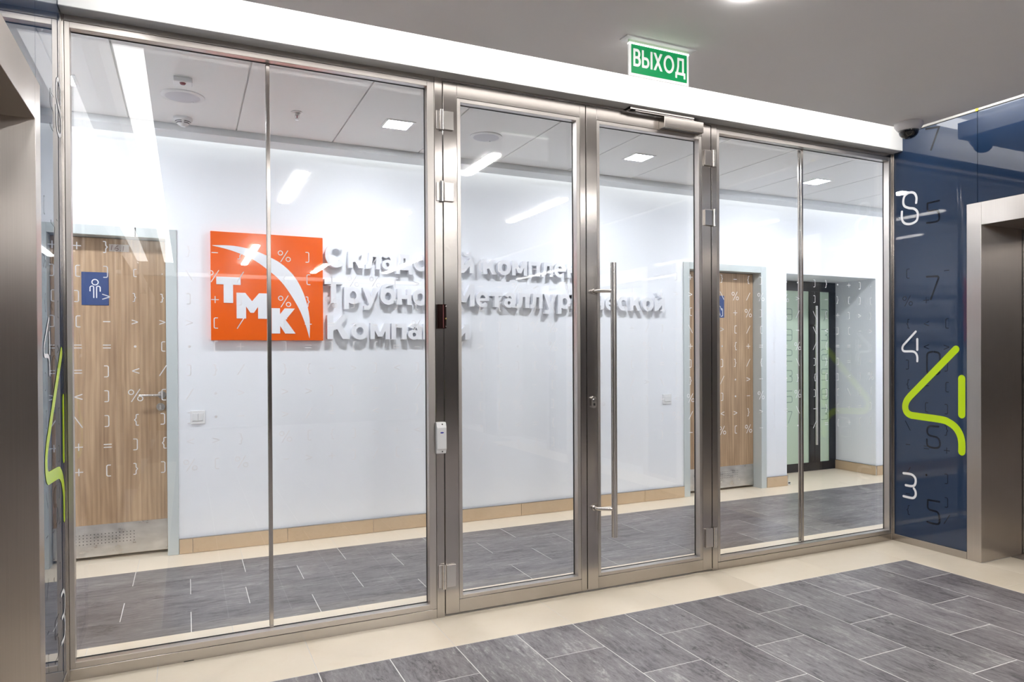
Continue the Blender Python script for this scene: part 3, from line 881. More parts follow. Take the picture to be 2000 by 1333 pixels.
S3 = {0: '}\\]>*]/]<%', 1: '-%+[{}**>[', 2: '{/%/+/>-}%', 3: ']%][={-%>-', 4: ']/%\\]>[-{*', 5: '-%\\-={>*<-', 6: '*>/-%\\}%\\*'}
symbols(p3, S3, lambda c: 2.967 + 0.1045 * c)
S4 = {0: ']]\\\\/]{]-/', 1: '}-[<{}[]}=', 2: '*}+]=]][[{', 3: '+[][==<\\++', 4: ']]>-=]]]=[', 5: '.[}>*<%{]}'}
symbols(p4, S4, lambda c: 3.746 + 0.1065 * c)

# --- door head between the posts
hd = MB().box(1.1635, 2.8645, 0.0, 0.06, 2.6965, ZT, 0.001).build('trim_3', 'steel_h')
tag(hd, 'slim steel head rail above the double door', 'door head', kind='structure')

# --- door leaves
def leaf(name, x0, x1, ls0, ls1, rs0, rs1, label):
    """ls0..ls1: bead of the left stile, rs0..rs1 bead of the right stile"""
    d = empty(name, ((x0 + x1) / 2, 0, 0.012), label, 'door', kind='structure')
    g = 0.0012
    zb, zt = 0.012, 2.690
    fr(d, 'stile', x0, ls0 - g, zb, zt, 'steel_v')
    fr(d, 'stile', rs1 + g, x1, zb, zt, 'steel_v')
    # top rail with mitred ends is cut by a hairline
    fr(d, 'rail', ls0 - g + 0.0006, rs1 + g - 0.0006, zb, 0.078, 'steel_h')
    fr(d, 'rail', ls0 - g + 0.0006, rs1 + g - 0.0006, 2.620, zt, 'steel_h')
    fr(d, 'glazing_bead', ls0, ls1, 0.0792, 2.6188, 'steel_bead_v', 0.0006, YG - 0.001)
    fr(d, 'glazing_bead', rs0, rs1, 0.0792, 2.6188, 'steel_bead_v', 0.0006, YG - 0.001)
    fr(d, 'glazing_bead', ls1, rs0, 0.0792, 0.0975, 'steel_bead_h', 0.0006, YG - 0.001)
    fr(d, 'glazing_bead', ls1, rs0, 2.600, 2.6188, 'steel_bead_h', 0.0006, YG - 0.001)
    fr(d, 'gasket', ls1, rs0, 0.0972, 0.0995, 'gasket', YG - 0.006, YG - 0.0005, 0)
    fr(d, 'gasket', ls1, rs0, 2.5975, 2.6003, 'gasket', YG - 0.006, YG - 0.0005, 0)
    fr(d, 'gasket', rs0 - 0.003, rs0 + 0.0003, 0.1, 2.597, 'gasket', YG - 0.006, YG - 0.0005, 0)
    p = pane(d, ls1 - 0.012, rs0 + 0.012, 0.085, 2.612)
    return d, p
d1, dp1 = leaf('door_1', 1.168, 1.988, 1.242, 1.260, 1.932, 1.952, 'left leaf of the glazed steel double door, without pull bar')
d2, dp2 = leaf('door_2', 1.9935, 2.8585, 2.062, 2.079, 2.770, 2.790, 'right leaf of the glazed steel double door, with a tall pull bar')
SD1 = {0: '[{[-{\\-]-<', 1: '[-[{>{][*/', 2: '[-{][<][[-', 3: '+%<]*]/%<{', 4: '-<}%\\[->=]', 5: '[-\\%%%[]{]', 6: '<%[-=-=<>-'}
symbols(dp1, SD1, lambda c: 1.272 + 0.1045 * c)
SD2 = {0: '[+-]<{>%/-', 1: ']/[-}<%=[+', 2: '>]{+-[/]*<', 3: '{-]/%[>}-=', 4: '-[<]{=\\+]}', 5: ']>{-[*}<%-', 6: '+>[\\+]}%/-'}
symbols(dp2, SD2, lambda c: 2.099 + 0.1045 * c)

def hinge(d, xk, s, z0, z1, plate):
    h = MB().box(plate[0], plate[1], -0.013, -0.0003, z0 + 0.004, z1 - 0.004, 0.0015).build('hinge', 'steel_sat', d)
    m = MB()
    n = 3
    for k in range(n):
        a = z0 + (z1 - z0) * k / n; b = z0 + (z1 - z0) * (k + 1) / n
        m.lathe([(0, a + .0003), (.0100, a + .0003), (.0100, b - .0003), (0, b - .0003)], (xk, -0.0125, 0), 18)
    m.build('hinge_barrel', 'steel_sat', h, smooth=40)
    MB().box(xk + s * 0.0, xk + s * 0.026, -0.006, -0.0003, z0 + 0.004, z1 - 0.004, 0.001).build('hinge_flap', 'steel_sat', h)
for z0, z1 in ((2.444, 2.545), (2.086, 2.188), (0.146, 0.268)):
    hinge(d1, 1.156, -1, z0, z1, (1.168, 1.219))
    hinge(d2, 2.872, 1, z0, z1, (2.806, 2.859))

# pull bar
ph = MB().lathe([(0, .310), (.0150, .310), (.0165, .3115), (.0165, 1.8205), (.0150, 1.822), (0, 1.822)], (2.116, -0.080, 0), 20).build('pull_handle', 'steel_sat', d2, smooth=40)
for z in (1.667, 0.466):
    m = MB()
    m.lathe([(0, -0.0005), (.0135, -0.0005), (.0135, -.006), (.0105, -.008), (.0105, -.020)], (2.032, 0, z), 18, 'y')
    m.tube([(2.032, -0.016, z), (2.034, -0.030, z), (2.046, -0.042, z), (2.104, -0.076, z)], 0.0105, 14)
    m.build('handle_mount', 'steel_sat', ph, smooth=45)
# key cylinder with oval escutcheon
m = MB()
ov = [(2.030 + 0.016 * math.cos(t) , 1.053 + 0.016 * math.sin(t) + (0.017 if math.sin(t) > 0 else -0.017)) for t in [2 * math.pi * (q + .5) / 24 for q in range(24)]]
m.prism(ov, lambda u, v, d: (u, -d, v), 0.0003, 0.012)
kc = m.build('key_cylinder', 'steel_sat', d2)
m = MB().lathe([(0, -.0185), (.0075, -.018), (.0080, -.0125)], (2.031, 0, 1.064), 16, 'y'); m.build('key_plug', 'chrome', kc, smooth=40)
MB().box(2.0285, 2.0335, -0.019, -0.0125, 1.034, 1.048, 0.001).build('key_slot', 'seam_dark', kc)

# ================================================================== OAK DOORS
def oak_door(name, x0, x1, label, lever_right, plate_x, pict, depth=0.10):
    d = empty(name, ((x0 + x1) / 2, YB, 0), label, 'door', kind='structure')
    fw = 0.066
    for a, b in ((x0, x0 + fw), (x1 - fw, x1)):
        MB().box(a, b, YB - 0.012, YB + 0.155, 0.0005, DZ, 0.0015).build('frame_jamb', 'frame_grey', d)
    MB().box(x0 + fw, x1 - fw, YB - 0.012, YB + 0.155, DZ - 0.062, DZ, 0.0015).build('frame_head', 'frame_grey', d)
    yl = YB + depth
    zt = DZ - 0.066
    lf = MB().box(x0 + fw + 0.003, x1 - fw - 0.003, yl, yl + 0.045, 0.020, zt, 0.001).build('door_leaf', 'oak', d, origin=(x0 + 0.2, yl, 0.0))
    kp = MB().box(x0 + fw + 0.004, x1 - fw - 0.004, yl - 0.002, yl - 0.0002, 0.022, 0.227).build('kick_plate', 'steel_kick', d)
    return d, lf, kp, yl, x0 + fw, x1 - fw
d3, lf3, kp3, yl3, a3, b3 = oak_door('door_3', DL[0], DL[1], 'oak door with a man pictogram, in a grey frame left of the orange sign', True, 0, 'man')
d4, lf4, kp4, yl4, a4, b4 = oak_door('door_4', DR[0], DR[1], 'oak door in a grey frame beside the recess with the black door', False, 0, 'woman')
def holes(kp, x1, yl, n=17, z1=0.165):
    mb = MB()
    for i in range(n):
        for j in range(4):
            mb.disc((x1 - i * 0.0205, z1 - j * 0.020), 0.0032, lambda u, v: (u, yl - 0.0026, v), 8)
    tag(mb.build('vent_holes', 'seam_dark', kp), kind='stuff')
holes(kp3, -0.320, yl3, 26)
holes(kp4, 4.815, yl4, 24, 0.176)
# lever handle and lock rose on the left oak door
lh = MB().lathe([(0, yl3 - .0005), (.026, yl3 - .0005), (.026, yl3 - .007), (.024, yl3 - .009), (0, yl3 - .009)], (-0.150, 0, 1.060), 24, 'y').build('lever_rose', 'steel_sat', d3, smooth=40)
MB().tube([(-0.150, yl3 - .008, 1.060), (-0.150, yl3 - .040, 1.060), (-0.156, yl3 - .050, 1.060), (-0.173, yl3 - .054, 1.060), (-0.283, yl3 - .054, 1.060)], 0.0095, 14).build('lever_handle', 'steel_sat', lh, smooth=40)
lr = MB().lathe([(0, yl3 - .0005), (.026, yl3 - .0005), (.026, yl3 - .007), (.024, yl3 - .009), (0, yl3 - .009)], (-0.158, 0, 0.979), 24, 'y').build('lock_rose', 'steel_sat', d3, smooth=40)
MB().box(-0.164, -0.152, yl3 - .013, yl3 - .009, 0.964, 0.994, 0.002).build('lock_cylinder', 'steel_kick', lr)
# sign plates
def plate(d, x0, x1, z0, z1, yl):
    return MB().box(x0, x1, yl - 0.004, yl - 0.0003, z0, z1, 0.001).build('sign_plate', 'sign_blue', d)
sp3 = plate(d3, -0.604, -0.452, 1.651, 1.865, yl3)
fn3 = lambda u, v: (u, yl3 - 0.0048, v)
m = MB()
cx, cz = -0.528, 1.800
m.stroke([(cx + .0175 * math.cos(t), cz + .0175 * math.sin(t)) for t in [2 * math.pi * q / 20 for q in range(20)]], 0.006, fn3, closed=True)
for s in (-1, 1):
    m.stroke(rounded([(cx + s * .028, 1.742), (cx + s * .028, 1.773), (cx + s * .008, 1.775), (cx + s * .008, 1.700)], .012), 0.006, fn3)
m.build('man_pictogram', 'print_white', sp3)
sp4 = plate(d4, 4.495, 4.658, 1.657, 1.868, yl4)
fn4 = lambda u, v: (u, yl4 - 0.0048, v)
m = MB()
cx, cz = 4.577, 1.800
m.stroke([(cx + .019 * math.cos(t), cz + .019 * math.sin(t)) for t in [2 * math.pi * q / 20 for q in range(20)]], 0.0065, fn4, closed=True)
for s in (-1, 1):
    m.stroke(rounded([(cx + s * .046, 1.728), (cx + s * .030, 1.768), (cx + s * .004, 1.770)], .014), 0.0065, fn4)
    m.stroke([(cx + s * .010, 1.742), (cx + s * .030, 1.682)], 0.0065, fn4)
m.stroke([(cx - .030, 1.682), (cx + .030, 1.682)], 0.0065, fn4)
m.build('woman_pictogram', 'print_white', sp4)
# hand-written number label
nl = MB().box(-0.449, -0.335, yl3 - 0.001, yl3 - 0.0002, 2.005, 2.052).build('number_label', 'paper', d3)
fl = lambda u, v: (u, yl3 - 0.0016, v)
m = MB()
m.stroke([(-.432, 2.044), (-.436, 2.013)], .0028, fl)
m.stroke(smooth_path([(-.396, 2.044), (-.412, 2.032), (-.415, 2.017), (-.405, 2.012), (-.396, 2.018), (-.399, 2.027), (-.412, 2.024)], 4), .0028, fl)
m.disc((-.384, 2.013), .0022, fl, 8)
m.stroke([(-.366, 2.042), (-.368, 2.012)], .0028, fl)
m.build('handwriting', 'ink', nl)
# hinge pins on the head of the left door
MB().box(-0.296, -0.288, YB - 0.0135, YB - 0.0122, 2.093, 2.153).build('frame_joint', 'seam_dark', d3)

# ================================================================== BLACK DOUBLE DOOR IN THE RECESS
YN = 2.415
bd = empty('door_5', (6.0, YN, 0), 'black framed double door with pale green frosted panes in the white recess', 'door', kind='structure')
MB().box(NX[0] + 0.001, NX[1] - 0.001, YN + 0.002, YN + 0.04, 0.0005, NZ - 0.001).build('frame_panel', 'black_alu', bd)
for a, b, c, d_ in ((5.362, 6.630, 1.995, NZ - 0.002), (5.362, 6.630, 0.002, 0.095), (6.535, 6.632, 0.095, 1.995), (6.225, 6.305, 0.095, 1.995), (6.309, 6.390, 0.095, 1.995), (5.362, 5.44, 0.095, 1.995)):
    MB().box(a, b, YN - 0.018, YN + 0.001, c, d_, 0.0015).build('stile', 'black_alu', bd)
fp1 = MB().box(5.44, 6.225, YN - 0.006, YN, 0.095, 1.995).build('frosted_pane', 'frost', bd)
fp2 = MB().box(6.39, 6.535, YN - 0.006, YN, 0.095, 1.995).build('frosted_pane', 'frost', bd)
DIG = {
    '2': [rounded([(-.5, .8), (-.3, 1), (.35, 1), (.5, .8), (.5, .15), (.3, 0), (-.35, 0), (-.5, -.2), (-.5, -1), (.5, -1)], .25)],
    '3': [rounded([(-.5, 1), (.4, 1), (.5, .8), (.5, .1), (.0, 0), (.5, -.1), (.5, -.85), (.4, -1), (-.5, -1)], .25)],
    '5': [rounded([(.5, 1), (-.5, 1), (-.5, .05), (.4, .05), (.5, -.2), (.5, -.85), (.4, -1), (-.5, -1)], .25)],
    '7': [rounded([(-.5, 1), (.5, 1), (-.1, -1)], .15)],
    '8': [rounded([(-.5, 1), (.5, 1), (.5, -1), (-.5, -1)], .35, closed=True) + [], [(-.5, 0), (.5, 0)]],
}
def digits(paneo, st, cx, z0, dz):
    mb = MB(); f = lambda u, v: (u, YN - 0.0068, v)
    for k, ch in enumerate(st):
        for q, p in enumerate(DIG[ch]):
            mb.stroke([(cx + a * .095, z0 - k * dz + b * .062) for a, b in p], .010, f, closed=(ch == '8' and q == 0))
    mb.build('printed_digits', 'frost_print', paneo)
digits(fp1, '882357', 5.93, 1.735, 0.225)
digits(fp2, '732583', 6.47, 1.735, 0.222)
pb = MB().lathe([(0, .296), (.0135, .296), (.0145, .297), (.0145, 1.831), (.0135, 1.832), (0, 1.832)], (6.272, YN - 0.075, 0), 16).build('pull_bar', 'steel_sat', bd, smooth=40)
for z in (1.62, 0.50):
    MB().lathe([(.010, YN - .017), (.010, YN - .07)], (6.272, 0, z), 12, 'y').build('bar_mount', 'steel_sat', pb, smooth=40)
MB().lathe([(0, YN - .027), (.012, YN - .027), (.014, YN - .024), (.014, YN - .0182)], (6.335, 0, 1.05), 16, 'y').build('lock_cylinder', 'steel_sat', bd, smooth=40)

# door stop on the floor at the recess corner
ds = empty('door_stop', (5.405, 1.90, 0.0), 'small chrome door stop on the floor at the recess corner', 'door stop')
MB().lathe([(0, 0.0005), (.020, .0005), (.020, .006), (.016, .010), (.014, .028), (.010, .034), (0, .036)], (5.405, 1.90, 0), 18).build('body', 'chrome', ds, smooth=40)
MB().lathe([(.0165, .014), (.019, .016), (.019, .024), (.0165, .026)], (5.405, 1.90, 0), 18).build('rubber_ring', 'plastic_dark', ds, smooth=40)

# ================================================================== LIFT PORTALS
def portal(name, X, s, ya, yb, label):
    p = empty(name, (X, (ya + yb) / 2, 0), label, 'lift door', kind='structure')
    dep = 0.42
    # jamb faces (with their reveal), slightly proud of the glass
    for y0, y1 in ((ya + JW, ya), (yb, yb - JW)):
        MB().box(X + s * 0.002, X - s * dep, y0 - 0.0005, y1 + 0.0005, 0.0005, HEAD0 if False else HEAD1, 0.001).build('jamb', 'steel_portal', p)
    MB().box(X + s * 0.002, X - s * dep, ya - 0.0007, yb + 0.0007, HEAD0, HEAD1, 0.001).build('head', 'steel_portal', p)
    ym = (ya + yb) / 2
    for y0, y1 in ((ya, ym + 0.002), (ym - 0.002, yb)):
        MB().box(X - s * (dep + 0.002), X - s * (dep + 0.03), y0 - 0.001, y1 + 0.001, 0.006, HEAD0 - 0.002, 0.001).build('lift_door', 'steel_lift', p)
    MB().box(X - s * 0.30, X - s * (dep + 0.03), ya - 0.002, yb + 0.002, 0.0005, 0.005).build('sill', 'steel_lift', p)
    return p
for i, (a, b) in enumerate(PORTALS_R):
    portal('door_%d' % (6 + i), XR, -1, a, b, ['steel lift portal in the right wall beside the lime 4', 'second steel lift portal of the right wall, counted from the glass front', 'third steel lift portal of the right wall, counted from the glass front', 'steel lift portal of the right wall farthest from the glass front'][i])
for i, (a, b) in enumerate(PORTALS_L):
    portal('door_%d' % (10 + i), XL, 1, a, b, ['big steel lift portal at the left edge of the photo', 'second steel lift portal of the left wall, counted from the glass front', 'third steel lift portal of the left wall, counted from the glass front', 'steel lift portal of the left wall farthest from the glass front'][i])

# ================================================================== THINGS
# ---- orange logo sign
LY = 1.83
lg = empty('logo_sign', (0.517, YB, 1.42), 'orange square sign with white ТМК and a white arc on the corridor wall', 'sign')
lgp = MB().box(0.151, 0.883, LY, YB - 0.0005, 1.424, 2.157, 0.0015).build('panel', 'orange', lg)
fz = lambda u, v, d: (u, LY - d, v)
outer = smooth_path([(0.162, 2.061), (0.25, 2.066), (0.333, 2.061), (0.434, 2.038), (0.534, 1.997), (0.61, 1.952), (0.689, 1.872), (0.745, 1.767), (0.778, 1.655), (0.791, 1.55), (0.788, 1.44)], 5)
inner = smooth_path([(0.787, 1.44), (0.761, 1.535), (0.721, 1.64), (0.655, 1.757), (0.589, 1.845), (0.505, 1.918), (0.421, 1.976), (0.332, 2.015), (0.25, 2.041), (0.162, 2.059)], 5)
m = MB()
no = [Vector(p) for p in outer]; ni = [Vector(p) for p in inner[::-1]]
N = min(len(no), len(ni))
def resample(P, n):
    L = [0]
    for a, b in zip(P, P[1:]): L.append(L[-1] + (b - a).length)
    out = []
    for k in range(n):
        t = L[-1] * k / (n - 1)
        i = max(j for j in range(len(L)) if L[j] <= t + 1e-9); i = min(i, len(P) - 2)
        f = (t - L[i]) / max(L[i + 1] - L[i], 1e-9)
        out.append(P[i] + (P[i + 1] - P[i]) * f)
    return out
A, B = resample(no, 40), resample(ni, 40)
va = [m.bm.verts.new(fz(p.x, p.y, 0.0015)) for p in A]; vb = [m.bm.verts.new(fz(p.x, p.y, 0.0015)) for p in B]
for k in range(39): m.bm.faces.new((va[k], va[k + 1], vb[k + 1], vb[k]))
m.build('arc', 'letter_white', lgp)
TP = [(0.185, 1.852), (0.337, 1.852), (0.337, 1.801), (0.289, 1.801), (0.289, 1.677), (0.230, 1.677), (0.230, 1.801), (0.185, 1.801)]
MP = [(0.310, 1.748), (0.366, 1.748), (0.409, 1.692), (0.454, 1.748), (0.510, 1.748), (0.510, 1.573), (0.447, 1.573), (0.447, 1.655), (0.420, 1.613), (0.398, 1.613), (0.370, 1.656), (0.370, 1.573), (0.310, 1.573)]
KP = [(0.535, 1.648), (0.590, 1.648), (0.590, 1.606), (0.621, 1.648), (0.690, 1.648), (0.627, 1.568), (0.693, 1.472), (0.624, 1.472), (0.590, 1.526), (0.590, 1.472), (0.535, 1.472)]
for P in (TP, MP, KP):
    MB().prism(P, fz, 0.0003, 0.004).build('letter', 'letter_white', lgp)

# ---- raised lettering on the wall
wl_ = empty('wall_lettering', (2.3, YB, 1.43), 'three lines of raised white Cyrillic letters right of the orange sign', 'lettering')
LFRONT, LBACK = 1.828, 1.8746
def put_letters(line, x0, x1, zb, gap=0.012, space=0.066):
    ws = [space if ch == ' ' else abc_width(ch) for ch in line]
    x0, x1, zb = x0 * 1.005, x1 * 1.005, 1.327 + (zb - 1.327) * 1.005
    k = (x1 - x0 - gap * (len(line) - 1)) / sum(ws)
    x = x0
    for ch, w in zip(line, ws):
        if ch != ' ':
            mb = MB()
            letter_mesh(mb, ch, lambda u, v, d: (x + u * k, d, zb + v), LFRONT, LBACK)
            mb.build('letter', 'letter_white', wl_, origin=(x + w * k / 2, LBACK, zb))
        x += w * k + gap
put_letters('Складской комплекс', 0.895, 3.09, 1.950)
put_letters('Трубной Металлургической', 0.889, 3.838, 1.692)
put_letters('Компании', 0.907, 1.985, 1.434)
# ---- light switches
def switch(x0, x1, z0, z1, n, label):
    s = empty('light_switch', ((x0 + x1) / 2, YB, (z0 + z1) / 2), label, 'light switch')
    sp = MB().box(x0, x1, YB - 0.010, YB - 0.0003, z0, z1, 0.003, 2).build('switch_plate', 'plastic_white', s)
    w = (x1 - x0 - 0.026) / n
    for k in range(n):
        a = x0 + 0.013 + k * w
        MB().box(a + 0.0006, a + w - 0.0006, YB - 0.014, YB - 0.0095, z0 + 0.022, z1 - 0.018, 0.0015).build('rocker', 'plastic_white', sp)
switch(0.022, 0.112, 0.862, 0.952, 2, 'white two-rocker light switch on the wall right of the left oak door')
switch(3.862, 3.954, 0.862, 0.950, 1, 'white single-rocker light switch on the wall left of the right oak door')

# ---- exit sign
EYm = -0.680
ex = empty('exit_sign', (1.99, EYm, ZS), 'green ВЫХОД exit sign hanging from the lobby ceiling', 'exit sign')
MB().box(1.796, 2.188, EYm - 0.03, EYm + 0.03, ZS - 0.006, ZS - 0.0003, 0.001).build('ceiling_plate', 'plastic_white', ex)
ex0, ex1, ez0, ez1 = 1.822, 2.160, 2.590, 2.742
exp_ = MB().box(ex0, ex1, EYm - 0.004, EYm + 0.004, ez0, ez1 - 0.001, 0.001).build('acrylic_panel', 'exit_white', ex)
MB().box(ex0 + 0.001, ex1 - 0.001, EYm - 0.004, EYm + 0.004, ez1 - 0.0008, ZS - 0.0062).build('clear_strip', 'exit_clear', ex)
MB().box(ex0 + 0.013, ex1 - 0.013, EYm - 0.0062, EYm - 0.0042, ez0 + 0.013, ez1 - 0.009).build('green_face', 'green_sign', exp_)
MB().box(ex0, ex1, EYm - 0.009, EYm + 0.009, ez1 - 0.009, ez1 - 0.001, 0.002).build('light_bar', 'e_exit', ex)
m = MB()
ws = [abc_width(c) for c in 'ВЫХОД']
g = 0.007
k = (ex1 - ex0 - 0.046 - g * 4) / sum(ws)
kz = 0.080 / H_
x = ex0 + 0.023
for ch, w in zip('ВЫХОД', ws):
    letter_mesh(m, ch, lambda u, v, d: (x + u * k, d, 2.634 + v * kz), EYm - 0.0066, EYm - 0.0060)
    x += w * k + g
m.build('lettering', 'exit_white', exp_)

# ---- dome camera
cc = (4.094, -0.400)
sc_ = empty('security_camera', (cc[0], cc[1], ZS), 'white dome camera with black lens under the lobby ceiling by the right wall', 'camera')
MB().lathe([(0, ZS - .0003), (.080, ZS - .0003), (.082, ZS - .004), (.081, ZS - .022), (.073, ZS - .036), (.064, ZS - .046), (.060, ZS - .050), (.050, ZS - .051)], (*cc, 0), 40).build('base', 'cam_body', sc_, smooth=35)
MB().lathe([(.060, ZS - .049), (.063, ZS - .052), (.062, ZS - .058), (.052, ZS - .060)], (*cc, 0), 40).build('trim_ring', 'cam_body', sc_, smooth=35)
MB().lathe([(.057, ZS - .054)] + [(.057 * math.cos(t), ZS - .054 - .046 * math.sin(t)) for t in [math.pi / 2 * q / 8 for q in range(1, 9)]], (*cc, 0), 36).build('dome', 'cam_dome', sc_, smooth=60)
dirv = (CAM - Vector((cc[0], cc[1], ZS - .07))).normalized()
for da, r, rr in ((-0.42, .009, 0), (0.42, .009, 0)):
    a = math.atan2(dirv.y, dirv.x) + da
    p = Vector((cc[0] + .050 * math.cos(a), cc[1] + .050 * math.sin(a), ZS - .072))
    MB().lathe([(0, .004), (r * .6, .003), (r, 0), (0, -.002)], (0, 0, 0), 14, 'z').build('infrared_lamp', 'plastic_grey', sc_, smooth=40).location = p - sc_.location
a = math.atan2(dirv.y, dirv.x)
MB().box(-0.020, 0.020, -0.001, 0.0008, -0.0025, 0.0025).build('badge', 'plastic_dark', sc_)
bd_ = sc_.children[-1]
bd_.location = Vector((cc[0] + .0815 * math.cos(a + .25), cc[1] + .0815 * math.sin(a + .25), ZS - .014)) - sc_.location
bd_.rotation_euler = (0, 0, a + .25 + math.pi / 2)
bd_.data.transform(Matrix.Translation(sc_.location))

# ---- door closer on the right leaf
dc = empty('door_closer', (2.62, 0, 2.65), 'silver overhead door closer with slide rail on the right door leaf', 'door closer')
MB().box(2.480, 2.762, -0.055, -0.0005, 2.621, 2.684, 0.002).build('closer_body', 'steel_h', dc)
MB().box(2.248, 2.692, -0.056, -0.0003, 2.6925, 2.7072, 0.001).build('slide_rail', 'steel_sat', dc)
MB().box(2.285, 2.695, -0.050, -0.034, 2.6862, 2.6905, 0.001).build('closer_arm', 'steel_sat', dc)
MB().lathe([(.009, 2.683), (.009, 2.6865)], (2.685, -0.040, 0), 14).build('spindle', 'steel_sat', dc, smooth=40)
MB().box(2.262, 2.292, -0.048, -0.030, 2.6895, 2.6930, 0.0005).build('end_slider', 'plastic_dark', dc)
MB().box(2.2462, 2.2482, -0.054, -0.002, 2.694, 2.706).build('end_cap', 'plastic_dark', dc)

# ---- call panel (dark) and white sensor on the left post
rd = empty('call_panel', (1.148, 0, 1.51), 'dark reddish-brown call panel with a brass button on the left door post', 'intercom')
m = MB(); prof = [(1.126, 0.0005), (1.172, 0.0005), (1.172, 0.020), (1.166, 0.026), (1.150, 0.030), (1.134, 0.026), (1.126, 0.020)]
m.prism([(a, b) for a, b in prof], lambda u, v, d: (u, -v, d), 1.452, 1.572)
rdh = m.build('housing', 'reader', rd)
MB().box(1.1515, 1.1545, -0.0312, -0.027, 1.455, 1.569).build('stripe', 'reader_line', rdh)
MB().lathe([(0, -.036), (.0035, -.0355), (.0045, -.033), (.0045, -.026)], (1.165, 0, 1.500), 14, 'y').build('button', 'brass', rd, smooth=50)
for z in (1.462, 1.562):
    MB().lathe([(0, -.0275), (.0025, -.027), (.003, -.0245)], (1.1675, 0, z), 10, 'y').build('screw', 'steel_sat', rdh, smooth=50)
sn = empty('magnetic_sensor', (1.14, 0, 0.905), 'white plastic sensor box with two screws low on the left door post', 'sensor')
m = MB(); m.prism([(0.0005, .828), (.022, .828), (.026, .845), (.032, .852), (.032, .958), (.026, .968), (.022, .984), (.0005, .984)], lambda u, v, d: (d, -u, v), 1.116, 1.166)
bmesh.ops.bevel(m.bm, geom=[e for e in m.bm.edges], offset=0.002, segments=1, affect='EDGES')
snh = m.build('housing', 'plastic_white', sn)
for z in (.838, .974):
    MB().lathe([(0, -.0265), (.0030, -.0262), (.0036, -.0235)], (1.146, 0, z), 12, 'y').build('screw', 'plastic_dark', snh, smooth=50)
m = MB(); m.disc((0, 0), 1, lambda u, v: (1.142 + u * .0095, -0.0328, .933 + v * .0035), 16)
m.build('blue_badge', 'blue_mark', snh)

# ---- lobby linear lights
def linear(x, y0, y1, label, w=0.09):
    o = empty('linear_light', (x, (y0 + y1) / 2, ZS), label, 'ceiling light', 'linear lights in the lobby ceiling')
    r = w / 2
    def stad(rad, z0, z1, nm, mt):
        pts = [(x + rad * math.cos(t), y0 - rad * 0 + rad * math.sin(t)) for t in [math.pi * q / 10 for q in range(11)]]
        pts += [(x + rad * math.cos(t), y1 + rad * math.sin(t)) for t in [math.pi + math.pi * q / 10 for q in range(11)]]
        MB().prism(pts, lambda u, v, d: (u, v, d), z0, z1).build(nm, mt, o)
    stad(r + 0.006, ZS - 0.003, ZS - 0.0003, 'trim', 'plastic_white')
    stad(r, ZS - 0.016, ZS - 0.0031, 'diffuser', 'e_line')
    return o
lines = [(0.835, -2.33, -3.50, 'left row linear ceiling light nearest the glass front'),
         (0.835, -6.45, -8.65, 'left row linear ceiling light at the far end of the lobby'),
         (2.012, -1.235, -1.80, 'short middle row linear ceiling light nearest the exit sign'),
         (2.012, -3.52, -6.07, 'long middle row linear ceiling light behind the camera'),
         (2.012, -8.15, -9.45, 'middle row linear ceiling light at the far end of the lobby'),
         (3.170, -2.33, -3.55, 'right row linear ceiling light nearest the glass front'),
         (3.170, -6.50, -9.0, 'right row linear ceiling light at the far end of the lobby')]
for a in lines: linear(a[0], a[1], a[2], a[3])

# ---- corridor ceiling devices
def sq_light(x, label):
    o = empty('square_light', (x, 1.02, ZO), label, 'ceiling light', 'square lights in the corridor ceiling')
    r = 0.093
    f = MB()
    for a, b, c, d in ((x - r, x + r, 1.02 - r, 1.02 - r + .017), (x - r, x + r, 1.02 + r - .017, 1.02 + r), (x - r, x - r + .017, 1.02 - r + .017, 1.02 + r - .017), (x + r - .017, x + r, 1.02 - r + .017, 1.02 + r - .017)):
        f.box(a, b, c, d, ZO - 0.004, ZO - 0.0003)
    f.build('trim', 'plastic_white', o)
    MB().box(x - r + .017, x + r - .017, 1.02 - r + .017, 1.02 + r - .017, ZO - 0.003, ZO - 0.0004).build('diffuser', 'e_sq', o)
sqx = [(-2.42, 'square corridor light at the far left end'), (-0.60, 'square corridor light above the left oak door'), (1.213, 'square corridor light left of the door post, right of the sprinkler'), (3.035, 'square corridor light seen through the right door leaf'), (4.845, 'square corridor light seen through the right glazing'), (6.66, 'square corridor light above the recess corner'), (8.48, 'square corridor light at the far right end')]
for x, lb in sqx: sq_light(x, lb)

def speaker(x, y, r, label):
    o = empty('ceiling_speaker', (x, y, ZO), label, 'speaker')
    MB().lathe([(0, ZO - .0003), (r, ZO - .0003), (r, ZO - .004), (r * .88, ZO - .009), (r * .80, ZO - .008)], (x, y, 0), 40).build('bezel', 'plastic_white', o, smooth=40)
    MB().lathe([(r * .81, ZO - .0075), (r * .6, ZO - .010), (r * .3, ZO - .012), (0, ZO - .0125)], (x, y, 0), 40).build('grille', 'plastic_grey', o, smooth=60)
    MB().lathe([(.006, ZO - .0105), (.006, ZO - .014), (0, ZO - .0142)], (x + r * .45, y + r * .5, 0), 10).build('badge', 'plastic_white', o)
speaker(-0.007, 1.03, 0.112, 'round white ceiling speaker between the alarm lamp and the smoke detector')
speaker(1.815, 1.02, 0.108, 'round white ceiling speaker seen through the left door leaf')

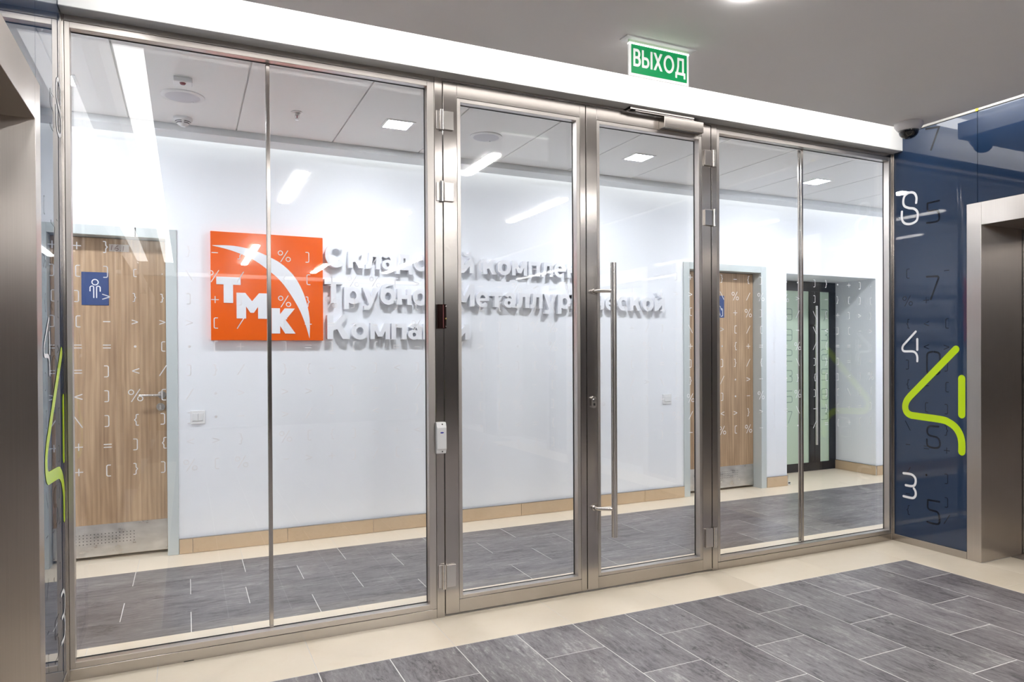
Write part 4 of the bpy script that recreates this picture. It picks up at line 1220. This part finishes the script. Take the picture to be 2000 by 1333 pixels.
sd = empty('smoke_detector', (-0.008, 1.44, ZO), 'white round smoke detector on the corridor ceiling near the back wall', 'smoke detector')
MB().lathe([(0, ZO - .0003), (.052, ZO - .0003), (.053, ZO - .014), (.048, ZO - .022), (.040, ZO - .030), (.030, ZO - .042), (.018, ZO - .050), (.016, ZO - .054), (0, ZO - .056)], (-0.008, 1.44, 0), 32).build('body', 'plastic_white', sd, smooth=35)
for zz, rr in ((.027, .0435), (.035, .0365)):
    for q in range(4):
        m = MB()
        a0 = math.pi / 2 * q + 0.16 - math.pi / 2
        pts = []
        top = [m.bm.verts.new((-0.008 + (rr + .0012) * math.cos(a0 + t * .21), 1.44 + (rr + .0012) * math.sin(a0 + t * .21), ZO - zz + .0018)) for t in range(7)]
        bot = [m.bm.verts.new((-0.008 + (rr - .0006) * math.cos(a0 + t * .21), 1.44 + (rr - .0006) * math.sin(a0 + t * .21), ZO - zz - .0022)) for t in range(7)]
        for t in range(6): m.bm.faces.new((top[t], top[t + 1], bot[t + 1], bot[t]))
        m.build('vent_slot', 'plastic_dark', sd)

al = empty('alarm_lamp', (-0.005, 0.755, ZO), 'small white alarm lamp box with a dark red lens on the corridor ceiling', 'alarm lamp')
MB().box(-0.050, 0.040, 0.72, 0.79, ZO - .026, ZO - .0003, 0.004, 2).build('housing', 'plastic_white', al)
MB().lathe([(.015, ZO - .024), (.015, ZO - .028), (.011, ZO - .034), (0, ZO - .036)], (-0.006, 0.742, 0), 18).build('lens', 'red', al, smooth=50)

sk = empty('sprinkler', (0.607, 1.045, ZO), 'chrome sprinkler head on the corridor ceiling right of the thin mullion', 'sprinkler')
MB().lathe([(0, ZO - .0003), (.034, ZO - .0003), (.034, ZO - .003), (.026, ZO - .006), (.014, ZO - .006)], (.607, 1.045, 0), 26).build('cover_plate', 'plastic_white', sk, smooth=40)
MB().lathe([(.011, ZO - .004), (.011, ZO - .018), (.007, ZO - .020), (.004, ZO - .026), (.003, ZO - .042), (.010, ZO - .044), (.010, ZO - .046), (0, ZO - .046)], (.607, 1.045, 0), 16).build('nozzle', 'chrome', sk, smooth=40)
for s in (-1, 1):
    MB().tube([(.607 + s * .010, 1.045, ZO - .016), (.607 + s * .012, 1.045, ZO - .03), (.607 + s * .003, 1.045, ZO - .044)], .0016, 8).build('frame_arm', 'chrome', sk)
MB().lathe([(0, ZO - .021), (.0032, ZO - .022), (.0032, ZO - .036), (0, ZO - .037)], (.607, 1.045 - 0.006, 0), 10).build('bulb', 'red', sk, smooth=40)
